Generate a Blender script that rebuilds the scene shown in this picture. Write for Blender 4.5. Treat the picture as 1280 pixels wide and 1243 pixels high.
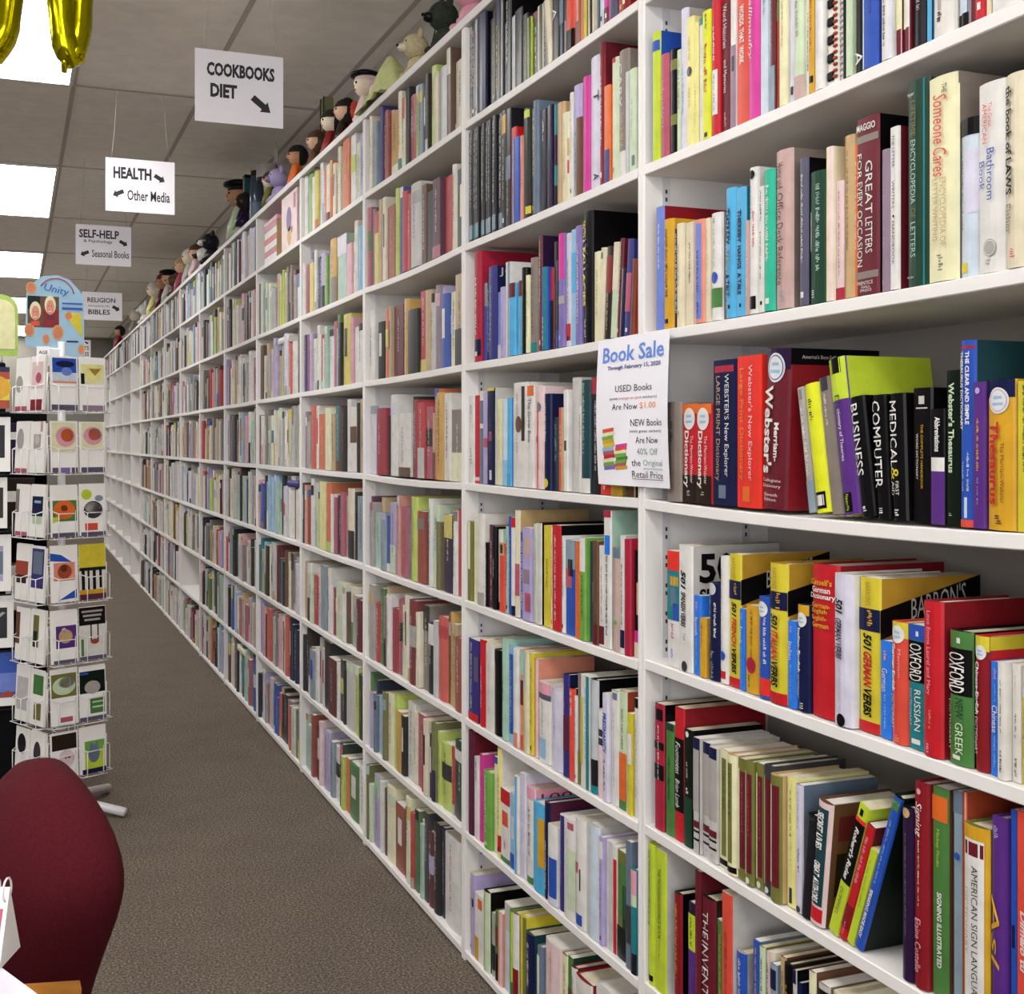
import bpy, math, random
from mathutils import Vector, Matrix
random.seed(7)
for o in list(bpy.data.objects): bpy.data.objects.remove(o)
SC = bpy.context.scene
COL = SC.collection

# ---------------------------------------------------------------- camera
F = 1550.0                      # focal length in pixels of the 1280 px wide frame
HY = 553.0                      # horizon row
YAW = math.atan(623.0 / F)      # the aisle vanishes at x = 17
CY, SY, TY = math.cos(YAW), math.sin(YAW), math.tan(YAW)
ZC = 1.282                      # eye height
D = 1.034                       # distance from the camera to the shelf fronts
cam = bpy.data.cameras.new('camera'); camo = bpy.data.objects.new('camera', cam); COL.objects.link(camo)
cam.sensor_width = 36.0; cam.lens = F / 1280 * 36.0; cam.sensor_fit = 'HORIZONTAL'
cam.shift_y = -(621.5 - HY) / 1280.0
cam.clip_start = 0.05; cam.clip_end = 60
camo.location = (0, 0, ZC); camo.rotation_euler = (math.pi / 2, 0, -YAW)
SC.camera = camo

# ---------------------------------------------------------------- world, view
w = bpy.data.worlds.new('world'); SC.world = w; w.use_nodes = True
w.node_tree.nodes['Background'].inputs[0].default_value = (0.9, 0.93, 1, 1)
w.node_tree.nodes['Background'].inputs[1].default_value = 0.3
SC.view_settings.view_transform = 'Standard'; SC.view_settings.look = 'None'
SC.view_settings.gamma = 1.0; SC.view_settings.use_curve_mapping = False
SC.view_settings.exposure = 0.16
LAMP = 11.0                      # brightness of the ceiling diffusers
# added fill light at a made-up window behind the camera, brightens ceiling and signs
al = bpy.data.lights.new('added_fill_light', 'AREA'); al.shape = 'RECTANGLE'; al.size = 5.0; al.size_y = 1.7
al.energy = 150; al.color = (0.96, 0.98, 1.0)
ao = bpy.data.objects.new('added_fill_light', al); COL.objects.link(ao); ao.location = (-1.6, -3.14, 1.75); ao.rotation_euler = (math.radians(118), 0, 0)   # faces along the aisle, tilted up to lift the ceiling

# ---------------------------------------------------------------- projection helpers (photo pixel -> place)
def s_of(x, lat=D):             # along-aisle distance of pixel column x on the vertical plane at lateral distance lat
    return lat / math.tan(math.atan((x - 640.0) / F) + YAW)
def depth(s, lat): return s * CY + lat * SY
def z_of(y, s, lat=D): return ZC + (HY - y) * depth(s, lat) / F
def at(x, y, Z):                # world point of a pixel at camera depth Z
    a = math.atan((x - 640.0) / F) + YAW
    s = Z / (CY + math.tan(a) * SY)
    return Vector((s * math.tan(a), s, ZC + (HY - y) * Z / F))

# ---------------------------------------------------------------- materials
HEX = dict(white='E6E3DF', offwhite='E4DFD8', cream='E6DBBE', pcream='EDE8BE', lav='DAD6E8', grey='AFA9A5', lgrey='CBC7C4',
 dgrey='3F3D43', char='222127', black='0D0B0E', taupe='8A7E75', tan='C8A878', brown='6A4630', dbrown='2C1F18', rust='A8452A',
 orange='E66E2A', coral='E0503E', salmon='E6957E', red='C81E2A', bred='EA3428', crimson='AE1E3C', dred='8A1822', maroon='6A1A28',
 plum='5A2440', magenta='D83E9C', pink='E6A4B4', lpink='EBCFCF', rose='BA586E', mauve='988294', purple='5A2C84', dpurple='2E1A3C',
 violet='8270B4', lilac='B6A8D6', indigo='33307E', navy='191E46', blue='2854B8', bblue='2C7CE8', sky='55B2E2', lblue='98C4E6',
 pblue='CFDCE8', slate='6A7A8E', steel='8CA0AE', teal='1E7F88', dteal='1E444C', seafoam='A8CCBA', mint='2CBC98', green='4C8040',
 lgreen='74AC4A', pgreen='CEDFBC', dgreen='143E2C', bkgreen='101C15', olive='78783A', lime='C4D838', yellow='DCCB38', byellow='E4E826',
 gold='D8A426', ochre='BE9230', pyellow='F0E896', silver='C6CACE', paper='E2D6BC', wpaper='EFEAE0', peri='6F86D8', tpink='C9A8A2', spuce='5C5870')
WORD = dict(white='white', offwhite='off-white', cream='cream', pcream='pale cream', lav='lavender white', grey='grey', lgrey='light grey',
 dgrey='dark grey', char='charcoal', black='black', taupe='taupe', tan='tan', brown='brown', dbrown='dark brown', rust='rust', orange='orange',
 coral='coral', salmon='salmon', red='red', bred='bright red', crimson='crimson', dred='dark red', maroon='maroon', plum='plum',
 magenta='magenta', pink='pink', lpink='pale pink', rose='rose', mauve='mauve', purple='purple', dpurple='blackish purple', violet='violet',
 lilac='lilac', indigo='indigo', navy='navy', blue='blue', bblue='bright blue', sky='sky blue', lblue='light blue', pblue='pale blue',
 slate='slate', steel='steel grey', teal='teal', dteal='dark teal', seafoam='seafoam', mint='mint green', green='green', lgreen='light green',
 pgreen='pale green', dgreen='dark green', bkgreen='blackish green', olive='olive', lime='lime', yellow='yellow', byellow='bright yellow',
 gold='golden', ochre='ochre', pyellow='pale yellow', silver='silver', peri='periwinkle', tpink='dusky pink', spuce='slate purple', paper='cream', wpaper='white')
def lin(h):
    c = [int(h[i:i + 2], 16) / 255 for i in (0, 2, 4)]
    return tuple((v / 12.92 if v <= 0.04045 else ((v + 0.055) / 1.055) ** 2.4) for v in c) + (1,)
MATS = {}
def mat(name, hexc=None, rough=0.42, metal=0.0, vary=0.10, scale=30.0, bump=0.0, spec=0.28):
    if name in MATS: return MATS[name]
    if name in ('black', 'char', 'dgrey', 'navy', 'bkgreen', 'dbrown', 'dpurple'): spec = 0.15; rough = 0.3
    m = bpy.data.materials.new(name); m.use_nodes = True; nt = m.node_tree; b = nt.nodes['Principled BSDF']
    if not hexc and name.endswith('_worn'):
        c0 = lin(HEX[name[:-5]]); g = .3 * c0[0] + .55 * c0[1] + .15 * c0[2]
        col = tuple(v * .74 + g * .2 + .03 for v in c0[:3]) + (1,)
    else: col = lin(hexc or HEX[name])
    if not hexc: col = tuple(v * .80 for v in col[:3]) + (1,)
    tc = nt.nodes.new('ShaderNodeTexCoord'); nz = nt.nodes.new('ShaderNodeTexNoise')
    nz.inputs['Scale'].default_value = scale; nz.inputs['Detail'].default_value = 4
    nt.links.new(tc.outputs['Object'], nz.inputs['Vector'])
    rp = nt.nodes.new('ShaderNodeValToRGB')
    rp.color_ramp.elements[0].position = 0.3; rp.color_ramp.elements[1].position = 0.7
    rp.color_ramp.elements[0].color = tuple(v * (1 - vary) for v in col[:3]) + (1,)
    rp.color_ramp.elements[1].color = tuple(min(1, v * (1 + vary)) for v in col[:3]) + (1,)
    nt.links.new(nz.outputs['Fac'], rp.inputs['Fac']); nt.links.new(rp.outputs['Color'], b.inputs['Base Color'])
    b.inputs['Roughness'].default_value = rough; b.inputs['Metallic'].default_value = metal
    b.inputs['Specular IOR Level'].default_value = spec
    if bump:
        bp = nt.nodes.new('ShaderNodeBump'); bp.inputs['Strength'].default_value = bump; bp.inputs['Distance'].default_value = 0.004
        nt.links.new(nz.outputs['Fac'], bp.inputs['Height']); nt.links.new(bp.outputs['Normal'], b.inputs['Normal'])
    MATS[name] = m
    return m
mat('paper', None, 0.9, vary=0.12, scale=60); mat('wpaper', None, 0.9, vary=0.06, scale=60)
mat('shelf_white', 'DEDAD8', 0.5, vary=0.03, scale=6)
mat('hardboard', 'B4AFAA', 0.7, vary=0.03, scale=6); mat('metal_strip', 'D4D2D6', 0.45, 0.2, vary=0.03); mat('strip_hole', '3A383C', 0.8)  # back panel colour is darkened to hold the shade inside the shelves
mat('wall_paint', 'B9B6B0', 0.9, vary=0.03, scale=3); mat('ceiling_tile', 'F2EDE5', 0.95, vary=0.05, scale=14, bump=0.15)
mat('ceiling_bar', 'B8B0AA', 0.7, vary=0.03); mat('side_paint', 'A8A29C', 0.9, vary=0.1, scale=3); mat('far_paint', '7D7A72', 0.9, vary=0.05, scale=3)
mat('sign_paper', 'F4F0F7', 0.8, vary=0.02, scale=8); mat('print_ink', '38363C', 0.8, vary=0.05)
mat('poster_paper', 'E4E1E8', 0.8, vary=0.02, scale=8); mat('string', 'B8B4A8', 0.8); mat('wire', 'DAD8DC', 0.4, 0.1, vary=0.03); mat('black_wire', '1B1A1E', 0.45, 0.2)
mat('chair_cloth', '47121A', 0.95, vary=0.18, scale=260, bump=0.25, spec=0.1); mat('oak', 'A86F2E', 0.45, vary=0.25, scale=22)
mat('desk_top', 'CFCDE0', 0.5, vary=0.03); mat('black_cloth', '101013', 0.95, vary=0.1, spec=0.1)
mat('gold_foil', 'C3BC10', 0.14, 1.0, vary=0.06, scale=14, bump=0.12)
mat('glass_dark', '3C4858', 0.12, 0.1); mat('skin', 'D9B294', 0.7); mat('skin_pale', 'E2D3BC', 0.8); mat('skin_tan', 'B98A66', 0.7)
mat('hair_black', '1A1614', 0.8, vary=0.3, scale=90); mat('hair_brown', '4A3322', 0.8, vary=0.3, scale=90)
mat('plush_beige', 'BFB08C', 0.95, vary=0.15, scale=120, bump=0.3); mat('plush_green', '2F352C', 0.95, vary=0.3, scale=80, bump=0.4)
mat('blanket', 'B9BE86', 0.95, vary=0.1, scale=40, bump=0.2); mat('clear_plastic', 'E4E8EA', 0.15, vary=0.02)
# carpet: speckled brown-grey loop pile
def carpet():
    m = bpy.data.materials.new('carpet'); m.use_nodes = True; nt = m.node_tree; b = nt.nodes['Principled BSDF']
    tc = nt.nodes.new('ShaderNodeTexCoord')
    n1 = nt.nodes.new('ShaderNodeTexNoise'); n1.inputs['Scale'].default_value = 160; n1.inputs['Detail'].default_value = 6; n1.inputs['Roughness'].default_value = 0.75
    n2 = nt.nodes.new('ShaderNodeTexNoise'); n2.inputs['Scale'].default_value = 5; n2.inputs['Detail'].default_value = 3
    r1 = nt.nodes.new('ShaderNodeValToRGB'); e = r1.color_ramp.elements
    e[0].position = 0.36; e[0].color = lin('3A332D'); e[1].position = 0.66; e[1].color = lin('A0958A')
    k = e.new(0.5); k.color = lin('665C52')
    r2 = nt.nodes.new('ShaderNodeValToRGB'); r2.color_ramp.elements[0].color = (.8, .8, .8, 1); r2.color_ramp.elements[1].color = (1.15, 1.12, 1.1, 1)
    mx = nt.nodes.new('ShaderNodeMixRGB'); mx.blend_type = 'MULTIPLY'; mx.inputs[0].default_value = 1
    bp = nt.nodes.new('ShaderNodeBump'); bp.inputs['Strength'].default_value = 0.6; bp.inputs['Distance'].default_value = 0.006
    L = nt.links.new
    L(tc.outputs['Object'], n1.inputs['Vector']); L(tc.outputs['Object'], n2.inputs['Vector'])
    L(n1.outputs['Fac'], r1.inputs['Fac']); L(n2.outputs['Fac'], r2.inputs['Fac'])
    L(r1.outputs['Color'], mx.inputs[1]); L(r2.outputs['Color'], mx.inputs[2]); L(mx.outputs[0], b.inputs['Base Color'])
    L(n1.outputs['Fac'], bp.inputs['Height']); L(bp.outputs['Normal'], b.inputs['Normal'])
    b.inputs['Roughness'].default_value = 0.95; b.inputs['Specular IOR Level'].default_value = 0.1
    MATS['carpet'] = m
carpet()
def lamp_mat():
    m = bpy.data.materials.new('light_diffuser'); m.use_nodes = True; nt = m.node_tree
    b = nt.nodes['Principled BSDF']; b.inputs['Base Color'].default_value = (.9, .9, .9, 1)
    b.inputs['Emission Color'].default_value = (1, 0.985, 0.955, 1); b.inputs['Emission Strength'].default_value = LAMP
    MATS['light_diffuser'] = m
lamp_mat()

# ---------------------------------------------------------------- mesh helpers
class MB:
    def __init__(s): s.v = []; s.f = []; s.m = []; s.names = []; s.T = None; s.smooth = []
    def add(s, verts, faces, m, smooth=False):
        if m not in s.names: s.names.append(m)
        k = s.names.index(m); o = len(s.v)
        s.v += [tuple(s.T @ Vector(p)) for p in verts] if s.T is not None else [tuple(p) for p in verts]
        for f in faces: s.f.append(tuple(i + o for i in f)); s.m.append(k); s.smooth.append(smooth)
    def box(s, a, b, m, top=None, skip=()):
        x0, y0, z0 = a; x1, y1, z1 = b
        V = [(x0, y0, z0), (x1, y0, z0), (x1, y1, z0), (x0, y1, z0), (x0, y0, z1), (x1, y0, z1), (x1, y1, z1), (x0, y1, z1)]
        Fs = [(0, 3, 2, 1), (4, 5, 6, 7), (0, 1, 5, 4), (1, 2, 6, 5), (2, 3, 7, 6), (3, 0, 4, 7)]
        if top:
            s.add(V, [Fs[1]], top); s.add(V, [Fs[i] for i in (0, 2, 3, 4, 5)], m)
        else: s.add(V, Fs, m)
    def bbox(s, a, b, m, r=0.004):          # box with chamfered edges
        x0, y0, z0 = a; x1, y1, z1 = b
        r = min(r, (x1 - x0) * .45, (y1 - y0) * .45, (z1 - z0) * .45)
        def ring(i, z): return [(x0 + i, y0 + i + r, z), (x0 + i + r, y0 + i, z), (x1 - i - r, y0 + i, z), (x1 - i, y0 + i + r, z),
                                (x1 - i, y1 - i - r, z), (x1 - i - r, y1 - i, z), (x0 + i + r, y1 - i, z), (x0 + i, y1 - i - r, z)]
        V = ring(r * .7, z0) + ring(0, z0 + r) + ring(0, z1 - r) + ring(r * .7, z1)
        Fs = [tuple(range(7, -1, -1)), tuple(range(24, 32))]
        for l in range(3):
            for i in range(8): Fs.append((l * 8 + i, l * 8 + (i + 1) % 8, l * 8 + 8 + (i + 1) % 8, l * 8 + 8 + i))
        s.add(V, Fs, m)
    def tube(s, pts, r, m, n=6, closed=False):
        pts = [Vector(p) for p in pts]; V = []; Fs = []
        N = len(pts); up = None
        rr = r if isinstance(r, (list, tuple)) else [r] * N
        for i, p in enumerate(pts):
            a = pts[(i - 1) % N] if (closed or i) else p; b = pts[(i + 1) % N] if (closed or i < N - 1) else p
            t = (b - a).normalized()
            if up is None: up = Vector((0, 0, 1)) if abs(t.z) < .9 else Vector((1, 0, 0))
            u = up - t * up.dot(t)
            if u.length < 1e-5: u = t.orthogonal()
            u.normalize(); v = t.cross(u); up = u
            for k in range(n):
                an = 2 * math.pi * k / n
                V.append(p + (u * math.cos(an) + v * math.sin(an)) * rr[i])
        for i in range(N if closed else N - 1):
            j = (i + 1) % N
            for k in range(n): Fs.append((i * n + k, i * n + (k + 1) % n, j * n + (k + 1) % n, j * n + k))
        if not closed: Fs.append(tuple(range(n - 1, -1, -1))); Fs.append(tuple((N - 1) * n + k for k in range(n)))
        s.add(V, Fs, m, True)
    def ball(s, c, r, m, nu=14, nv=9, v0=0.0, v1=1.0, warp=None):
        c = Vector(c); r = r if isinstance(r, (tuple, list)) else (r, r, r)
        V = []; Fs = []
        for j in range(nv + 1):
            t = math.pi * (v0 + (v1 - v0) * j / nv)
            for i in range(nu):
                a = 2 * math.pi * i / nu
                p = Vector((math.sin(t) * math.cos(a), math.sin(t) * math.sin(a), math.cos(t)))
                if warp: p = warp(p)
                V.append((c.x + p.x * r[0], c.y + p.y * r[1], c.z + p.z * r[2]))
        for j in range(nv):
            for i in range(nu): Fs.append((j * nu + i, (j + 1) * nu + i, (j + 1) * nu + (i + 1) % nu, j * nu + (i + 1) % nu))
        s.add(V, Fs, m, True)
    def lathe(s, c, prof, m, n=16):
        c = Vector(c); V = []; Fs = []
        for r, z in prof:
            for i in range(n):
                a = 2 * math.pi * i / n; V.append((c.x + r * math.cos(a), c.y + r * math.sin(a), c.z + z))
        for j in range(len(prof) - 1):
            for i in range(n): Fs.append((j * n + i, j * n + (i + 1) % n, (j + 1) * n + (i + 1) % n, (j + 1) * n + i))
        Fs.append(tuple(range(n - 1, -1, -1))); Fs.append(tuple((len(prof) - 1) * n + i for i in range(n)))
        s.add(V, Fs, m, True)
    def obj(s, name, parent=None, loc=None):
        me = bpy.data.meshes.new(name); me.from_pydata(s.v, [], s.f)
        for n in s.names: me.materials.append(mat(n))
        me.polygons.foreach_set('material_index', s.m); me.polygons.foreach_set('use_smooth', s.smooth); me.update()
        o = bpy.data.objects.new(name, me); COL.objects.link(o)
        if parent is not None: o.parent = parent
        if loc is not None: o.location = loc
        return o
def tag(o, label, cat, group=None, kind=None):
    if label: o['label'] = label
    if cat: o['category'] = cat
    if group: o['group'] = group
    if kind: o['kind'] = kind
    return o
def thing(name, label, cat, loc=(0, 0, 0), rot=(0, 0, 0), group=None):
    o = bpy.data.objects.new(name, None); COL.objects.link(o); o.location = loc; o.rotation_euler = rot
    o.empty_display_size = 0.05
    return tag(o, label, cat, group)
def struct(mb, name, label=None):
    o = mb.obj(name); o['kind'] = 'structure'
    if label: o['label'] = label
    return o

# ---------------------------------------------------------------- lettering
GLY = {}
def glyphs(txt, bold=0.0, shear=0.0):
    key = (txt, bold, shear)
    if key in GLY: return GLY[key]
    cu = bpy.data.curves.new('lettering', 'FONT'); cu.body = txt; cu.size = 1.0; cu.resolution_u = 2; cu.offset = bold; cu.shear = shear
    cu.fill_mode = 'FRONT'
    ob = bpy.data.objects.new('lettering', cu); COL.objects.link(ob)
    dg = bpy.context.evaluated_depsgraph_get(); ev = ob.evaluated_get(dg); me = ev.to_mesh()
    V = [(v.co.x, v.co.y) for v in me.vertices]; Fs = [tuple(p.vertices) for p in me.polygons]
    ev.to_mesh_clear(); bpy.data.objects.remove(ob); bpy.data.curves.remove(cu)
    if not V: V = [(0, 0), (1, 0), (1, 1)]; Fs = []
    x0 = min(p[0] for p in V); x1 = max(p[0] for p in V)
    y0 = min(p[1] for p in V); y1 = max(p[1] for p in V)
    V = [((p[0] - x0) / (x1 - x0), (p[1] - y0) / max(1e-6, y1 - y0)) for p in V]
    GLY[key] = (V, Fs, (x1 - x0) / max(1e-6, y1 - y0))
    return GLY[key]
def letters(mb, fn, txt, m, bold=0.0, shear=0.0, **k):   # fn maps unit text box (0..1, 0..1) to 3D
    V, Fs, asp = glyphs(txt, bold, shear)
    mb.add([fn(a, b) for a, b in V], Fs, m)

# ---------------------------------------------------------------- books
LIGHTS = set('white offwhite cream pcream lav grey lgrey tan pink lpink lblue pblue seafoam pgreen lime yellow byellow gold pyellow silver lilac tpink salmon steel ochre'.split())
def ink_for(c, rng):
    if c in LIGHTS: return rng.choice(['black', 'char', 'navy', 'maroon', 'dgreen', 'dgrey', 'red', 'blue'])
    return rng.choice(['white', 'white', 'offwhite', 'gold', 'pcream'])
def book_geo(cv, pg, pr, W, H, DP, col, rng, toks, kind='paper', y0=0.0, detail=2, parts=None):
    """cover, page block and spine print of one book; spine faces -x, its left edge (seen from the aisle) is at +y."""
    cover = col
    for t in toks:
        if t[0] == 'c': cover = t[1]
    tc = 0.0028 if kind == 'hard' else 0.0009
    tc = min(tc, W * .2); bev = min(0.0025, W * .22); bul = min(0.005, W * .16) if kind == 'hard' else min(.0012, W * .08)
    yl = y0 + W / 2; yr = y0 - W / 2
    def P(u, v, lift=0.0004): return (-bul * (1 - (2 * u - 1) ** 2) - lift + (bev if (u < .02 or u > .98) else 0) * 0, yl - u * W, H * (1 - v))
    out = [(DP, yl), (bev, yl)] + [(P(u, 0, 0)[0], yl - u * W) for u in ((.06, .3, .5, .7, .94) if W > .012 else (.12, .5, .88))] + [(bev, yr), (DP, yr)]
    inn = [(DP, yr + tc), (tc + .001, yr + tc), (tc + .001, yl - tc), (DP, yl - tc)]
    n = len(out); m_ = len(inn); poly = out + inn; N = n + m_
    V = [(x, y, 0) for x, y in poly] + [(x, y, H) for x, y in poly]
    spine = []; sides = []
    for i in range(N):
        f = (i, (i + 1) % N, N + (i + 1) % N, N + i)
        (spine if 1 <= i < n - 2 else sides).append(f)
    k = n - 2                                                     # the U seen from above: two boards and the spine
    caps = [(0, 1, N - 2, N - 1), tuple(range(1, n - 1)) + (n + 1, n + 2), (n - 2, n - 1, n, n + 1)]
    cap = [tuple(reversed(c)) for c in caps] + [tuple(i + N for i in c) for c in caps]
    if kind == 'spiral': spine_col = 'wpaper'
    else: spine_col = col
    cv.add(V, spine, spine_col); cv.add(V, sides, cover); cv.add(V, cap, cover)
    e = .003 if kind == 'hard' else .0006
    pg.box((tc + .0012, yr + tc, e), (DP - (.003 if kind == 'hard' else .0004), yl - tc, H - e), 'paper' if rng.random() < .45 else 'wpaper')
    us = (0, .25, .5, .75, 1) if bul > .0006 else (0, 1)
    def panel(u0, u1, v0, v1, c, lift=.0005, pr=cv):
        uu = [u0 + (u1 - u0) * k / 4 for k in range(5)] if bul > .0006 else [u0, u1]
        L = len(uu)
        pr.add([P(u, v0, lift) for u in uu] + [P(u, v1, lift) for u in uu], [(i, L + i, L + i + 1, i + 1) for i in range(L - 1)], c)
    def ticks(v0, v1, c, u0=.3, u1=.7, prt=None):          # lettering too small to read in the photograph: rows of fine strokes
        um = (u0 + u1) / 2; q = min((u1 - u0) * .34, .0052 / W); u0, u1 = um - q, um + q
        hgt = (u1 - u0) * W; st = max(.0009, hgt * .15) / H; v = v0; ns = 0
        while v < v1 - st and ns < 60:
            n = rng.randint(4, 11)
            for k in range(n):
                if v > v1: break
                lo = u0 + (u1 - u0) * rng.choice([0, 0, 0, .15, .3]); hi = u1 - (u1 - u0) * rng.choice([0, .1, .35, .35])
                panel(lo, hi, v, v + st * rng.choice([.8, 1, 1.4]), c, .0008, prt); v += st * rng.uniform(1.7, 2.4); ns += 1
            v += st * 3
    dx = -0.0009                                                  # cover face toward the near end of the aisle (yr side)
    def CV(a, v, lift=.0005): return (a * DP, yr - lift, H * (1 - v))
    had = False; LL_ = .0012 + bul * .3
    for t in toks:
        k = t[0]
        if parts is not None and k in 'txhD': pr = MB(); parts.append(pr)
        if k == 'b': panel(.0, 1, float(t[1]), float(t[2]), t[3]); had = True
        elif k == 'p': panel(float(t[1]), float(t[2]), float(t[3]), float(t[4]), t[5]); had = True
        elif k == 'x': ticks(float(t[1]), float(t[2]), t[3], float(t[4]) if len(t) > 4 else .3, float(t[5]) if len(t) > 5 else .7, pr); had = True
        elif k == 't':
            v0, v1, c, u0, u1 = float(t[1]), float(t[2]), t[3], float(t[4]), float(t[5]); txt = ' '.join(t[6:])
            had = True
            bold = .03 if txt.startswith('*') else 0.0; sh = 0.25 if '/' == txt[-1] else 0.0
            letters(pr, lambda a, b: P(u0 + (u1 - u0) * b, v0 + (v1 - v0) * a, LL_), txt.strip('*/'), c, bold, sh)
        elif k == 'h':
            v0, v1, c, u0, u1 = float(t[1]), float(t[2]), t[3], float(t[4]), float(t[5]); txt = ' '.join(t[6:]); had = True
            letters(pr, lambda a, b: P(u0 + (u1 - u0) * a, v1 + (v0 - v1) * b, LL_), txt.strip('*'), c, .02 if txt.startswith('*') else 0)
        elif k == 'o':
            v, c = float(t[1]), t[2]; ru = float(t[3]) if len(t) > 3 else .4; rv = ru * W / H * 1.0; had = True
            def disc(r, cc, lift):
                pts = [P(.5 + ru * r * math.cos(q * math.pi / 10), v + rv * r * math.sin(q * math.pi / 10), lift) for q in range(20)]
                cv.add(pts + [P(.5, v, lift)], [(20, (i + 1) % 20, i) for i in range(20)], cc)
            disc(1, c, .0012)
            if len(t) > 4: disc(.86, t[4], .0014); disc(.78, c, .0016)
            if ru > .3 and c == 'white' and detail > 1:
                for dv, ww in ((-.35, .7), (.15, .9)):
                    panel(.5 - ru * ww * .6, .5 + ru * ww * .6, v + rv * dv, v + rv * (dv + .22), 'lblue', .0018)
        elif k == 'C':
            a0, a1, v0, v1, c = float(t[1]), float(t[2]), float(t[3]), float(t[4]), t[5]
            cv.add([CV(a0, v0), CV(a1, v0), CV(a1, v1), CV(a0, v1)], [(0, 3, 2, 1)], c)
        elif k == 'Q':                                            # diagonal band across the cover
            v0, v1, v2, v3, c = float(t[1]), float(t[2]), float(t[3]), float(t[4]), t[5]
            cv.add([CV(0, v0), CV(1, v2), CV(1, v3), CV(0, v1)], [(0, 3, 2, 1)], c)
        elif k == 'D':
            a0, a1, v0, v1, sl, c = float(t[1]), float(t[2]), float(t[3]), float(t[4]), float(t[5]), t[6]; txt = ' '.join(t[7:])
            letters(pr, lambda a, b: CV(a0 + (a1 - a0) * a, v1 + (v0 - v1) * b + sl * a, .001), txt.strip('*'), c, .03 if txt.startswith('*') else 0)
        elif k == 'R':                                            # ring binding
            n_ = int(t[1]); c = t[2]; had = True
            for i in range(n_):
                z0 = H * (.03 + .94 * i / n_); z1 = z0 + H * .94 / n_ * .5
                pr.bbox((-.004, yr + W * .12, z0), (.004, yl - W * .12, z1), c, .0015)
    if not had and kind != 'spiral' and W > .0035:
        c = ink_for(col, rng); a = rng.uniform(.04, .16); b = rng.uniform(.55, .8)
        q = rng.random()
        if q < .25:
            cc = rng.choice(['white', 'black', 'gold', 'maroon', 'navy', 'cream', 'red', 'teal']); vv = rng.choice([(.0, .1), (.86, 1.0), (.8, .95), (.04, .2)])
            panel(0, 1, vv[0], vv[1], cc)
            a, b = (.24, .75)
        u = rng.uniform(.26, .34)
        if detail > 0: ticks(a, b, c, u, 1 - u, pr)
        if detail > 1 and W > .009: panel(.32, .68, .91, .95, c, .0007)

def parse(line):
    parts = [p.strip() for p in line.split(';')]
    a = parts[0].split()
    d = dict(xl=float(a[0]), xr=float(a[1]), yt=None if a[2] == '-' else float(a[2]), col=a[3], toks=[], label=None, lean=0.0, kind=None, depth=None, inset=0.0, ang=None)
    for p in parts[1:]:
        if not p: continue
        if p[0] == '#': d['label'] = p[1:].strip(); continue
        t = p.split()
        if t[0] == 'L': d['lean'] = float(t[1])
        elif t[0] == 'A': d['ang'] = float(t[1]); d['lean'] = math.copysign(1, d['ang'])
        elif t[0] == 'k': d['kind'] = t[1]
        elif t[0] == 'd': d['depth'] = float(t[1])
        elif t[0] == 'i': d['inset'] = float(t[1])
        else: d['toks'].append(t)
    return d
BOOKS = []                                                       # every specified book: dict with its place
def read_rows(bay, rows, shelf_z, names):
    for r, txt in rows.items():
        z = shelf_z[r]; L = [parse(l) for l in txt.strip().split('\n') if l.strip()]
        for i, d in enumerate(L):
            rng = random.Random(hash((bay, r, i)) & 0xffff if False else bay * 1000 + ord(str(r)[-1]) * 37 + i)
            lat = D + .008
            s1, s0 = s_of(d['xl'], lat), s_of(d['xr'], lat)
            d['s'] = (s0 + s1) / 2; d['w'] = max(.0025, (s1 - s0) - .0006)
            if d['yt'] is None: h = rng.uniform(.215, .25)
            else: h = z_of(d['yt'], s1, lat) - z
            if d['lean']:
                dxm = abs(s_of(d['xl'], lat) - s_of(d['xl'] + d['lean'], lat))
                d['th'] = d['ang'] if d['ang'] else math.copysign(math.atan2(dxm, h), d['lean']); d['w'] *= math.cos(d['th']); h = (h + 0) / math.cos(d['th'])
                h -= d['w'] * math.sin(abs(d['th'])) * (1 if d['lean'] > 0 else 0)
            else: d['th'] = 0.0
            d['h'] = max(.06, min(h, .272)); d['z'] = z; d['rng'] = rng; d['bay'] = bay; d['row'] = r; d['i'] = i; d['rowname'] = names[r]
            d['lat'] = lat + d['inset'] + (rng.uniform(-.004, .006) if not d['lean'] else 0)
            if d['depth'] is None: d['depth'] = min(.215, max(.12, d['h'] * rng.uniform(.62, .72)))
            if d['kind'] is None: d['kind'] = 'hard' if (d['w'] > .02 and rng.random() < .45) else 'paper'
            d['area'] = (d['xr'] - d['xl']) * d['h'] / depth(d['s'], lat) * F
            # the part of it the frame shows
            if d['yt'] is None: d['area'] *= .55
            d['prev'] = L[i - 1]['col'] if i else None; d['next'] = L[i + 1]['col'] if i + 1 < len(L) else None
            d['n'] = len(L); BOOKS.append(d)

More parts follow.
